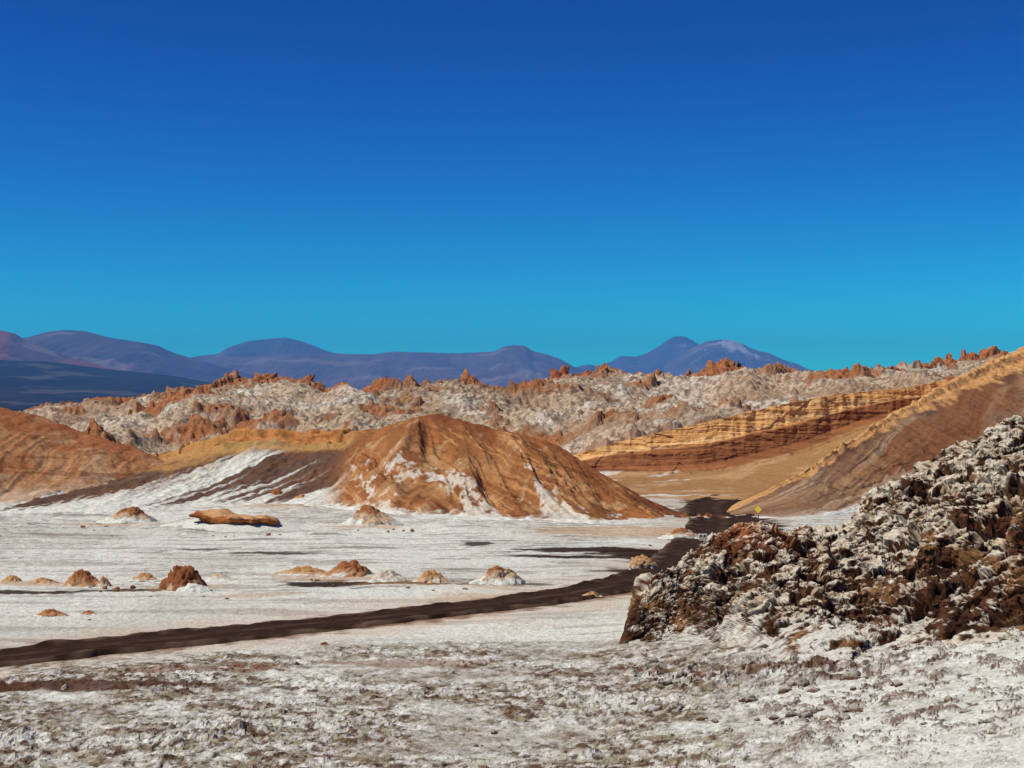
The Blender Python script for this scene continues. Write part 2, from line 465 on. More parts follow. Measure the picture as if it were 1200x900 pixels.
def build_hill_left():
    crest = [at(*p) for p in ((-420, 455, 215), (-250, 468, 212), (-120, 470, 210), (0, 477, 208), (50, 490, 207), (100, 508, 205), (150, 522, 203), (190, 539, 200), (220, 556, 196), (250, 566, 194))]
    foot = [flat(*p) for p in ((-420, 600), (-150, 596), (0, 591), (60, 588), (120, 584), (180, 578), (215, 577), (255, 574))]

    def prof(s, bk, x):
        return np.where(bk, s ** 1.3, 0.45 * (1 - (1 - s) ** 1.6) + 0.55 * sstep(0, 1, s))

    def shape(X, Y, Z, s, zc):
        w = np.clip(s * (1 - s) * 4, 0, 1) * (s > 0)
        u = X + 4 * s + 1.2 * n2(X * .15, s * 2, 3)
        vv = u + 3.0 * fbm2(X * .12, s * 1.5, 3, 102)
        Z += w * zc * .20 * (ridged2(vv * .085, s * .18, 2, 101) - .35)
        Z += w * .35 * (ridged2(vv * .3, s * .35, 3, 106) - .3) + .10 * fbm2(X * .9, Y * .9, 4, 103)
        Z += .25 * fbm2(X * .3, Y * .3, 3, 104) * sstep(0, 2, zc)
        return X, Y, Z

    def colour(X, Y, Z, s, N, zc):
        u = X + 4 * s
        vv = u + 3.0 * fbm2(X * .12, s * 1.5, 3, 102)
        gul = ridged2(vv * .085, s * .18, 2, 101)
        c = np.broadcast_to(rgb(164, 118, 78), X.shape + (3,)).copy()
        c = mix(c, rgb(178, 142, 106), sstep(-.1, .4, fbm2(X * .15, Y * .15, 4, 111)) * .8)
        c = mix(c, rgb(150, 96, 58), sstep(.08, .4, fbm2(X * .2, Y * .16, 5, 113, .6) + .25 * (.5 - s)) * .9)
        c = mix(c, rgb(128, 74, 46), sstep(.28, .5, fbm2(vv * .3, s * 1.6, 5, 115, .6)) * .75)
        c = mix(c, rgb(140, 84, 52), (1 - sstep(-.1, .22, gul)) * .6)
        bed = fbm2(Z * 1.5 + X * .12, X * .06, 4, 116, .6)
        c = mix(c, rgb(120, 72, 42), sstep(.28, .45, bed) * .6)
        c = mix(c, rgb(148, 86, 50), (1 - sstep(.06, .3, np.abs(s) + .15 * n2(X * .3, Y * .3, 6))) * .6)
        c = mix(c, rgb(196, 172, 144), sstep(.55, .85, s + .2 * fbm2(X * .2, Y * .2, 3, 118)) * .7)
        c = mix(c, WHITE, sstep(.0, .2, s - .88 + .2 * fbm2(u * .3, s * 2, 4, 117)))
        return c
    o = hill('hill_left', crest, foot, -100, -38, .13, 330, 30, 40, prof, shape, colour, M_HILL, crest_k=9)
    tag(o, kind='structure')


def build_hill_center():
    crest = [at(*p) for p in ((150, 545, 208), (215, 522, 206), (245, 514, 204), (275, 505, 202), (300, 503, 200), (360, 505, 197), (440, 503, 192), (472, 494, 188), (495, 487, 184), (512, 485, 182), (530, 489, 180), (562, 498, 177), (600, 507, 175),
                               (640, 517, 172), (662, 527, 170), (690, 546, 166), (730, 569, 162), (765, 588, 159), (800, 602, 157), (818, 607, 156), (840, 612, 155))]
    foot = [flat(*p) for p in ((120, 600), (180, 597), (220, 593), (300, 592), (380, 594), (420, 598), (455, 605), (520, 606), (600, 609), (700, 612), (760, 610), (812, 606), (840, 607.5))]

    def terr(X):      # where the stepped terrace is
        return 1 - sstep(-22.5, -18.0, X)

    def prof(s, bk, x):
        t = terr(x)
        a = 0.75 * (1 - (1 - s) ** 1.5) + 0.25 * sstep(0, 1, s)
        b = np.interp(s + .012 * n2(x * .6, x * 0, 5) + .02 * n2(x * .17, x * 0, 6), [0, .05, .062, .10, .112, .3, .6, 1], [0, .02, .17, .19, .27, .46, .76, 1])
        return np.where(bk, s ** 1.5 * np.where(t > .5, .5, 1), a * (1 - t) + b * t)

    def shape(X, Y, Z, s, zc):
        t = terr(X)
        w = np.clip(s * (1 - s) * 4, 0, 1) * (s > 0)
        u = X - 7 * s * sstep(-14, -6, X) + 6 * s * (1 - sstep(-20, -8, X)) + 1.0 * n2(X * .2, s * 2, 3)
        Z += w * (1 - .75 * t) * zc * .33 * (ridged2(u * .11, s * .35, 4, 121, .55) - .35)
        Z += w * .3 * (1 - .4 * t) * (ridged2(u * .5, s * .7, 4, 125) - .3)
        Z += (.14 * fbm2(X * .7, Y * .7, 4, 124)) * sstep(0, 1.5, zc)
        dip = Z * .95 + X * .42 + .5 * fbm2(X * .15, Y * .15, 3, 126)
        led = ridged2(dip * .9, X * .04, 3, 127, .6)
        Z += w * (1 - t) * (.12 * (ridged2(X * 1.1, Y * 1.1, 3, 130) - .3))
        Z += w * (1 - t) * .62 * (led - .3) * sstep(-.1, .3, fbm2(X * .12, s * 1.2, 3, 128) + .25)
        Z += t * (.55 * facet(X * .35, Y * .35, X * 0, 4, .8)[0] * (1 - sstep(.08, .14, np.abs(s))) + w * .25 * fbm2(X * .5, Y * .4, 4, 147))
        # spurs that come forward from the peak
        for xs, k, hgt, wd in ((-10.0, -5.5, 1.7, 2.2), (-6.0, 3.2, 1.6, 1.8), (-1.0, 5.0, 1.3, 1.7), (3.5, 4.5, 1.0, 1.5)):
            d = np.abs(X - xs - k * s + .5 * n2(s * 4, X * .2, 8))
            Z += w * hgt * np.exp(-(d / wd) ** 1.4) * (1 - .5 * s)
        return X, Y, Z

    def colour(X, Y, Z, s, N, zc):
        t = terr(X)
        u = X - 7 * s * sstep(-14, -6, X) + 6 * s * (1 - sstep(-20, -8, X))
        c = np.broadcast_to(rgb(140, 92, 54), X.shape + (3,)).copy()
        c = mix(c, rgb(120, 74, 44), sstep(-.05, .35, fbm2(u * .2, s * 1.0, 5, 131, .6)) * .85)
        c = mix(c, rgb(158, 102, 58), sstep(.1, .45, fbm2(u * .25, s * 1.1, 4, 133)) * .75)
        c = mix(c, rgb(176, 142, 100), sstep(.25, .55, fbm2(X * .35, Y * .3, 4, 134)) * .6)
        # tilted beds
        dip = Z * .95 + X * .42 + .5 * fbm2(X * .15, Y * .15, 3, 126)
        bed = ridged2(dip * .9, X * .04, 3, 127, .6)
        on = sstep(-.15, .25, fbm2(X * .12, s * 1.2, 3, 128) + .25)
        c = mix(c, rgb(96, 56, 36), (1 - sstep(.0, .2, bed)) * .85 * on)
        bed2 = ridged2(dip * 2.6, X * .08, 3, 129, .6)
        c = mix(c, rgb(106, 64, 40), (1 - sstep(-.05, .2, bed2)) * .55 * (1 - sstep(.5, .9, s)))
        c = mix(c, rgb(206, 152, 98), sstep(.62, .8, bed) * .5 * on)
        c = mix(c, rgb(120, 66, 40), .6 * (1 - sstep(.03, .16, np.abs(s))) * sstep(-14, -10, X))
        # salt washed down the lower slope in tongues
        sal = s - .80 + .50 * fbm2(u * .2, s * 1.2, 5, 137, .6) + .30 * fbm2(X * .7, Y * .5, 4, 139, .65) - .16 * (1 - sstep(-.1, .3, bed)) + .22 * fbm2(dip * .6, s * 1.5, 4, 148, .6)
        c = mix(c, rgb(200, 190, 172), sstep(.0, .12, sal) * .9 * (1 - t))
        c = mix(c, TAN, sstep(.05, .4, fbm2(X * .2, Y * .2, 4, 138)) * .45 * (1 - t) * sstep(.2, .5, s))
        # terrace: ochre scarp above, dark scree and salt streaks running down to the left
        tc = np.broadcast_to(SCREE, X.shape + (3,)).copy()
        v = X + 16 * s
        streak = fbm2(v * .20, s * .35 + X * .03, 5, 141, .6)
        tc = mix(tc, WHITE, sstep(.02, .24, streak + .75 * (s - .64)) * .95)
        tc = mix(tc, BROWN, sstep(.1, .4, fbm2(v * .3, s, 4, 144)) * .4 * (1 - sstep(.6, .9, s)))
        tc = mix(tc, BROWN, (1 - sstep(.10, .26, s)) * .7)
        tc = mix(tc, rgb(176, 140, 84), (1 - sstep(.12, .2, s + .05 * n2(X * .3, s * 3, 7))) * .8)
        tc = mix(tc, rgb(184, 126, 70), (1 - sstep(.075, .10, s + .02 * n2(X * .5, s, 8))) * .95)
        tc = mix(tc, rgb(140, 84, 44), sstep(.15, .4, fbm2(X * .6, Z * 1.5, 4, 146)) * (1 - sstep(.08, .1, s)) * .7)
        tc = mix(tc, rgb(176, 110, 50), (1 - sstep(.0, .05, np.abs(s))) * .5)
        tc = mix(tc, rgb(178, 132, 78), (1 - sstep(-38, -33.5, X + 8 * s + 2 * n2(X * .2, s * 3, 4))) * (1 - sstep(.22, .45, s + .2 * n2(X * .3, Y * .3, 9))) * .75)
        c = mix(c, tc, t)
        c = mix(c, WHITE, sstep(.9, 1.0, s + .05 * n2(X, Y, 5)))
        return c
    o = hill('hill_center', crest, foot, -54, 22, .11, 380, 24, 26, prof, shape, colour, M_HILL, crest_k=7, foot_k=25)
    tag(o, kind='structure')


def build_cliff():
    top = np.array([at(*p) for p in ((600, 560, 232), (640, 548, 228), (675, 535, 226), (705, 526, 224), (740, 517, 223), (790, 506, 221), (830, 497, 220), (870, 487, 220), (915, 477, 220), (950, 470, 221), (1000, 463, 223), (1060, 457, 227), (1120, 446, 233), (1180, 430, 242), (1300, 420, 255))])
    x = np.arange(1.0, 100, .14)
    yc = smooth1(np.interp(x, top[:, 0], top[:, 1]), 25); zc = smooth1(np.interp(x, top[:, 0], top[:, 2]), 15) + .35
    # profile rows: (outward metres, share of the height dropped)
    rows = []
    nseg = 200
    for q in np.linspace(0, 1, 24)[:-1]:
        rows.append((-60 * (1 - q), 0, 0))
    for q in np.linspace(0, 1, nseg):
        rows.append((0, q, 1))
    for q in np.linspace(0, 1, 70)[1:]:
        rows.append((40 * q, 1, 2))
    rows = np.array(rows)
    X = np.repeat(x[:, None], len(rows), 1)
    foot_z = smooth1(np.interp(x, [0, 20, 28, 33, 41.5, 49, 56, 70], [.9, 1.0, 1.3, 2.2, 4.4, 7.2, 9.4, 11]), 25)[:, None]
    O = rows[None, :, 0] + 0 * X; q = rows[None, :, 1] + 0 * X; kind = rows[None, :, 2] + 0 * X
    Zt = zc[:, None]; hgt = np.maximum(Zt - foot_z, .3)
    face = kind == 1
    Z = np.where(kind == 0, Zt + .14 * O, np.where(face, Zt - q * hgt, foot_z * (1 - np.clip(O / 40, 0, 1)) ** 1.6 - .5 * sstep(.9, 1, O / 40)))
    Zw = Z + .6 * fbm2(X * .05, X * 0, 3, 3) + .25 * facet(X * .12, X * 0, X * 0, 8, .6)[0] + .12 * fbm2(X * .8, Z * .8, 3, 14)
    bed = fbm2(Zw * 1.3, X * .02, 4, 151, .65)
    bulge = fbm2(X * .10, Z * .04, 4, 152)
    flute = ridged2(X * .45, Z * .08, 3, 153)
    out = np.where(face, q * 2.6 + .17 * bed + .28 * facet(X * .22, X * 0, Z * .35, 6, .7)[0] + .9 * bulge * np.minimum(1, q * 6 + .3) + .30 * flute * (1 - q) + .15 * fbm2(X * .9, Z * .9, 4, 155), 0)
    # yellow beds stand proud of the brown beds under them, a talus at the bottom
    out = np.where(face, out + .25 * sstep(.40, .46, q + .04 * n2(X * .1, X * 0, 2)) + 2.2 * sstep(.8, 1.0, q), out)
    base = 2.6 + .25 + 2.2 + .9 * fbm2(X * .10, 0 * X + .05, 4, 152)
    out = np.where(kind == 2, base + O, out)
    out = np.where(kind == 0, O + .9 * .3 * bulge, out)
    Y = yc[:, None] - out
    X = X + np.where(face, .15 * n2(X, Z, 9), 0)
    Z = Z + np.where(face, 0, .14 * fbm2(X * .3, Y * .3, 4, 156)) + np.where(kind == 0, .35 * np.clip(fbm2(X * .25, Y * .25, 4, 157), -.3, 1) * sstep(0, 8, -O), 0)
    c = np.broadcast_to(rgb(212, 158, 98), X.shape + (3,)).copy()
    qq = q + .05 * fbm2(X * .07, X * 0, 3, 161) + .02 * fbm2(X * .6, Z * .6, 3, 162)
    c = mix(c, rgb(218, 176, 122), sstep(.0, .4, fbm2(Zw * .9, X * .06, 4, 163)) * .7)
    c = mix(c, rgb(180, 122, 66), sstep(.1, .5, fbm2(Zw * 1.5, X * .10, 5, 164, .6)) * .55)
    c = mix(c, rgb(168, 120, 66), sstep(.1, .5, fbm2(X * .7, Z * .3, 5, 165, .6)) * .5)
    c = mix(c, rgb(232, 190, 130), np.exp(-((qq - .36) / .035) ** 2) * .8)
    br = np.broadcast_to(rgb(138, 90, 56), X.shape + (3,)).copy()
    br = mix(br, rgb(156, 100, 60), sstep(0, .4, fbm2(Zw * 2.6, X * .02, 4, 166)))
    br = mix(br, rgb(116, 68, 42), sstep(.05, .4, fbm2(Zw * 1.9, X * .03, 3, 167)) * .7)
    c = mix(c, br, sstep(.40, .47, qq) * face)
    ap = np.broadcast_to(rgb(156, 118, 76), X.shape + (3,)).copy()
    ap = mix(ap, rgb(176, 140, 98), sstep(0, .5, fbm2(X * .1, Y * .1, 4, 168)))
    ap = mix(ap, WHITE, sstep(.2, .45, fbm2((X + Y * .5) * .09, (Y - X * .5) * .2, 4, 169, .6)) * .75 * (1 - sstep(22, 30, X)))
    c = mix(c, ap, (kind == 2) * 1.0)
    c = mix(c, ap, face * sstep(.93, .99, qq))
    c = mix(c, SALT, (kind == 0) * sstep(4, 14, -O + 4 * n2(X * .2, Y * .2, 4)))
    o = grid_obj('cliff', X, Y, Z, c, M_CLIFF)
    tag(o, kind='structure')


def build_hill_right():
    crest = [at(*p) for p in ((846, 601.5, 159.5), (856, 597.5, 161), (886, 581, 166), (920, 564, 172), (962, 541, 180), (1000, 514, 190), (1042, 487, 201), (1080, 466, 211), (1110, 449, 219), (1150, 429, 229), (1175, 418, 236), (1205, 405, 244), (1300, 372, 262), (1500, 330, 290))]
    foot = [flat(*p) for p in ((846, 603.0), (880, 606), (920, 608), (950, 607), (1010, 600), (1100, 598), (1200, 600), (1400, 606), (1600, 610))]

    def prof(s, bk, x):
        a = np.interp(s, [0, .03, .05, .3, .7, 1], [0, .01, .07, .36, .78, 1])
        return np.where(bk, s ** 1.0, a)

    def shape(X, Y, Z, s, zc):
        w = np.clip(s * (1.1 - s) * 4, 0, 1) * (s > 0) * sstep(0, 5, zc)
        u = X - 9 * s
        Z += w * (.75 * (ridged2(u * .13, s * .6, 4, 171) - .3) + .25 * fbm2(u * .5, s * 2, 4, 172) + .10 * fbm2(X * .8, Y * .8, 4, 173))
        edge = np.exp(-((s - .02) / .05) ** 2) * sstep(.5, 5, zc)
        Z += edge * (.45 * fbm2(X * .22, Y * .10, 5, 174, .6) + .12)
        Z += np.exp(-((s - .02) / .055) ** 2) * sstep(.5, 5, zc) * .35 * facet(X * .9, Y * .5, X * 0, 22, .9)[0]
        Z += w * .30 * facet(X * .55, Y * .4, X * 0, 23, .9)[0] * sstep(-.2, .3, fbm2(X * .1, Y * .06, 3, 177))
        lay = s * 7 + .10 * X + .5 * fbm2(X * .08, s * 2, 3, 180)
        Z += w * .35 * (ridged2(lay * .8, X * .03, 3, 176, .6) - .3)
        return X, Y, Z

    def colour(X, Y, Z, s, N, zc):
        u = X - 9 * s
        lay = s * 7 + .10 * X + .5 * fbm2(X * .08, s * 2, 3, 180)
        c = np.broadcast_to(rgb(150, 118, 86), X.shape + (3,)).copy()
        c = mix(c, rgb(122, 90, 68), sstep(-.2, .3, fbm2(lay * .9, X * .035, 5, 181, .6)) * .9)
        c = mix(c, rgb(176, 150, 122), sstep(.1, .4, fbm2(lay * 1.1, X * .04 + 7, 4, 182)) * .7)
        c = mix(c, rgb(84, 60, 48), sstep(.24, .4, fbm2(lay * 1.6, X * .05 + 3, 4, 183, .6)) * .75)
        c = mix(c, rgb(150, 108, 72), sstep(.1, .4, fbm2(X * .35, Y * .25, 5, 187, .65)) * .5)
        c = mix(c, rgb(118, 74, 46), sstep(34, 48, X) * sstep(-.2, .2, fbm2(lay * .6, X * .05, 4, 184) + .1) * (1 - sstep(.45, .7, s)) * .8)
        c = mix(c, rgb(92, 66, 52), np.exp(-((s - .105) / .035) ** 2) * .7 * sstep(-.3, .2, n2(X * .15, s, 6)))  # dark line below the crest strip: the scarp's shadow painted in
        yl = s - .012 + .075 * fbm2(X * .3, Y * .15, 5, 185, .6)
        c = mix(c, rgb(194, 144, 90), 1 - sstep(.055, .10, yl))
        c = mix(c, rgb(206, 162, 108), (1 - sstep(.04, .07, yl)) * sstep(-.1, .4, fbm2(X * .6, Y * .4, 4, 186)) * .7)
        c = mix(c, rgb(160, 104, 58), (1 - sstep(.04, .07, yl)) * sstep(.2, .45, fbm2(X * .8, Y * .5, 4, 188)) * .7)
        c = mix(c, rgb(176, 150, 126), sstep(.72, .9, s + .1 * n2(X * .2, Y * .2, 2)) * .6 * (1 - sstep(26, 40, X)))
        c = mix(c, WHITE, sstep(.88, .97, s + .04 * n2(X * .5, Y * .5, 2)))
        return c
    o = hill('hill_right', crest, foot, 21.5, 120, .16, 420, 30, 30, prof, shape, colour, M_HILL, crest_k=5, foot_k=9)
    tag(o, kind='structure')


RIDGE_SKY = ((-400, 500), (-150, 500), (0, 496), (40, 482), (90, 474), (130, 472), (170, 470), (200, 464), (235, 460), (258, 452), (275, 447), (300, 450), (340, 447), (365, 450), (385, 458), (410, 460), (450, 455), (480, 454), (510, 451), (535, 448), (560, 451), (600, 456), (630, 447), (660, 440), (690, 438), (720, 437), (760, 440), (800, 444),
             (830, 438), (860, 434), (880, 441), (920, 440), (960, 437), (1000, 436), (1040, 435), (1080, 430), (1110, 426), (1150, 418), (1180, 414), (1220, 408), (1400, 396), (1700, 380))
RD = 430.0


def build_ridge():
    crest = [at(px, py + 1.5, RD + 25 * math.sin(px * .011)) for px, py in RIDGE_SKY]
    foot = [at(px, py, D) for px, py, D in ((-400, 545, 300), (0, 545, 300), (250, 540, 300), (450, 535, 305), (600, 540, 300), (690, 540, 290), (800, 520, 300), (950, 500, 320), (1100, 480, 340), (1300, 470, 360), (1700, 470, 380))]

    def prof(s, bk, x):
        return np.where(bk, s ** 1.2, .35 * s + .65 * sstep(-.25, 1.05, s) - .65 * sstep(-.25, 1.05, np.zeros_like(s)))

    def shape(X, Y, Z, s, zc):
        w = np.where(s > 0, np.minimum(1, .35 + s * 2.2), 1) * np.where(s < 0, 1 + s * .5, 1)
        Z += w * (2.6 * fbm2(X * .018, Y * .02, 3, 191) * (s > 0) * np.minimum(1, s * 3))
        u = X + 6 * n2(X * .02, Y * .02, 5)
        Z += np.minimum(1, np.abs(s) * 5 + .15) * (2.0 * (ridged2(u * .05, Y * .045, 4, 192) - .3))
        calm = sstep(-.25, .35, fbm2(X * .02, Y * .03, 3, 198))
        Z += np.minimum(1, np.abs(s) * 4 + .05) * w * 6.2 * (ridged2((X + .5 * Y) * .022, Y * .012, 3, 189) - .45)
        cg = sstep(.16, .34, fbm2(X * .035, Y * .05, 5, 204, .6) + .22 * (1 - sstep(.02, .25, np.abs(s))))
        fa, fe = facet(X * .17, Y * .17, Z * .14, 2, 1.0); fb, fe = facet(X * .8, Y * .75, Z * .6, 3, 1.0)
        Z += cg * (1.8 * np.clip(fa + .25, -.2, 1) * (.5 + sstep(-.3, .4, n2(X * .06, Y * .06, 12))) + .8 * fb + .4)
        Z0 = Z.copy()
        Z += 1.1 * (ridged2(X * .16 + .5 * n2(X * .1, Y * .1, 4), Y * .13, 4, 196, .6) - .2)
        f1, f2, idv = worley(X * .55 + .6 * n2(X * .5, Y * .5, 1), Y * .5, seed=4)
        Z += .9 * np.clip(.75 - f1, 0, 1) * sstep(.2, 1, idv)
        Z += .55 * ridged2(X * .6, Y * .5, 3, 197, .6)
        Z = Z0 + (Z - Z0) * (.30 + .75 * calm) * (1 - .7 * cg)
        Z += .30 * fbm2(X * 1.1, Y * 1.0, 3, 195)
        return X, Y, Z

    def colour(X, Y, Z, s, N, zc):
        c = np.broadcast_to(rgb(188, 167, 138), X.shape + (3,)).copy()
        c = mix(c, rgb(210, 202, 184), sstep(0, .5, fbm2(X * .03, Y * .05, 4, 201)) * .8)
        c = mix(c, rgb(196, 168, 140), sstep(-.1, .4, fbm2(X * .02, Y * .03, 4, 205)) * .6)
        c = mix(c, rgb(122, 104, 88), sstep(.0, .3, fbm2(X * .55, Y * .45, 4, 202, .65)) * .75)
        c = mix(c, rgb(94, 78, 66), sstep(.18, .42, fbm2(X * .9, Y * .7, 3, 203, .65)) * .7)
        steep = 1 - N[..., 2]
        c = mix(c, rgb(150, 104, 76), sstep(.35, .6, steep) * .5)
        pat = fbm2(X * .035, Y * .05, 5, 204, .6)
        c = mix(c, rgb(162, 112, 74), sstep(.14, .36, pat + .22 * (1 - sstep(.02, .25, np.abs(s)))) * .85)
        c = mix(c, rgb(112, 68, 46), sstep(.1, .4, fbm2(X * .5, Y * .4, 4, 206)) * sstep(.16, .3, pat + .2 * (1 - sstep(.02, .25, np.abs(s)))) * .7)
        c = mix(c, rgb(152, 120, 90), sstep(.05, .3, fbm2((X + .5 * Y) * .03, Y * .015, 4, 207, .6)) * .6)
        c = mix(c, rgb(158, 98, 56), sstep(.26, .5, pat + .15 * (1 - sstep(.02, .2, np.abs(s)))) * .7)
        return c
    o = hill('ridge', crest, foot, -190, 260, .36, 420, 20, 70, prof, shape, colour, M_RIDGE, crest_k=5, foot_k=41, zmin=-30, skirt=8)
    tag(o, kind='structure')


# ------------------------------------------------------------------ mountains
def mountain(name, sky, D, depth, footpy, c0, c1, seed, rough=1.0, snow=None, pale=0.3):
    crest = [at(px, py, D) for px, py in sky]
    x0 = crest[0][0]; x1 = crest[-1][0]
    dx = (x1 - x0) / 520
    foot = [at(px, footpy, D - depth) for px in (-3000, 4000)]
    k = D / 20000.0

    def prof(s, bk, x):
        return np.where(bk, s, 1 - (1 - s) ** 1.5)

    def shape(X, Y, Z, s, zc):
        u = X / (520 * k); v = s
        w = np.clip(s * (1.1 - s) * 4, 0, 1) * (s > 0)
        Z += w * rough * k * (95 * (ridged2(u * .5 + .5 * n2(u * .3, v * 2, seed), v * .9, 5, seed, .6) - .35) + 45 * (ridged2(u * 1.9 + .6 * n2(u, v * 2, seed + 2), v * 1.3, 4, seed + 1, .6) - .35))
        Z += rough * 9 * k * fbm2(u * 2.2, v * 4, 4, seed + 3) * np.minimum(1, .35 + np.abs(s) * 3)
        return X, Y, Z

    def colour(X, Y, Z, s, N, zc):
        u = X / (520 * k)
        c = np.broadcast_to(c0, X.shape + (3,)).copy()
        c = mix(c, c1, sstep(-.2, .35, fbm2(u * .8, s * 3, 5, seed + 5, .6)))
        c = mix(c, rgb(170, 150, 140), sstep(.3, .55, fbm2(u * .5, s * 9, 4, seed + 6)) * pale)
        if snow is not None:
            xs, half = at(snow[0], 0, D)[0], snow[1] / FPX * D
            m = np.exp(-((X - xs) / half) ** 2) * (1 - sstep(.02, .28, s))
            c = mix(c, rgb(225, 215, 215), sstep(.45, .9, m + .7 * fbm2(u * 2.5, s * 9, 4, seed + 8, .65)) * .65)
        return c
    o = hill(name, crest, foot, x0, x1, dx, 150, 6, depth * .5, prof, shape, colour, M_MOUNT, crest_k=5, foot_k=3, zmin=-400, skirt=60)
    tag(o, kind='structure')


def build_mountains():
    pur = rgb(92, 70, 80); red = rgb(126, 76, 76); mv = rgb(104, 84, 92)  # purple-grey bases: some of the distance haze is put into the rock colour
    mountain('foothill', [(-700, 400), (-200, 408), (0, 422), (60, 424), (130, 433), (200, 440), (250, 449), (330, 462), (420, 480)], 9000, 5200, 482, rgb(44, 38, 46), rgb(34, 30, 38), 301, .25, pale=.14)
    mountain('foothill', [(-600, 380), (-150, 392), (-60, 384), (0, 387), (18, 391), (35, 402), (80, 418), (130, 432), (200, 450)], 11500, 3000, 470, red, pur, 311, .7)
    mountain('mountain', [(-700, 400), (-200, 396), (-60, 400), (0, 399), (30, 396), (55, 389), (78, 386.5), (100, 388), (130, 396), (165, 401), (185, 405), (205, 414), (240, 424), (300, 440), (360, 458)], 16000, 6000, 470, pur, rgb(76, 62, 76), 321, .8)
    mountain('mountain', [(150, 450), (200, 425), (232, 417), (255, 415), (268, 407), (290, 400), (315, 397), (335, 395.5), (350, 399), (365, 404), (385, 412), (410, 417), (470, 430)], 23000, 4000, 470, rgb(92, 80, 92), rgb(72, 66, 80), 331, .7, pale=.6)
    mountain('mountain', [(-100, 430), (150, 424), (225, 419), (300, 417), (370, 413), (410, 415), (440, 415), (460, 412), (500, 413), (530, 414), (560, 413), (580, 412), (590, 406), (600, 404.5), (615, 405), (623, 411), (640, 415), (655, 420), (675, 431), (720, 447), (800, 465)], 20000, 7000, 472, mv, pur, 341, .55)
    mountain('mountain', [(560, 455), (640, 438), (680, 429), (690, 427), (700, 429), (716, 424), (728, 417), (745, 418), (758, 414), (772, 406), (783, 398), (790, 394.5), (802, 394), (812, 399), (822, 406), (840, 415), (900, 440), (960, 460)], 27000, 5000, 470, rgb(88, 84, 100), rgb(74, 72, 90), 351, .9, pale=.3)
    mountain('mountain', [(740, 455), (790, 420), (815, 406), (828, 400), (842, 398), (856, 398), (868, 402), (880, 408), (892, 412), (900, 413), (912, 419), (922, 423), (934, 426), (946, 432), (965, 437), (1010, 450), (1100, 470)], 25500, 4500, 470, rgb(104, 84, 96), rgb(84, 76, 92), 361, .9, snow=(856, 26), pale=.3)


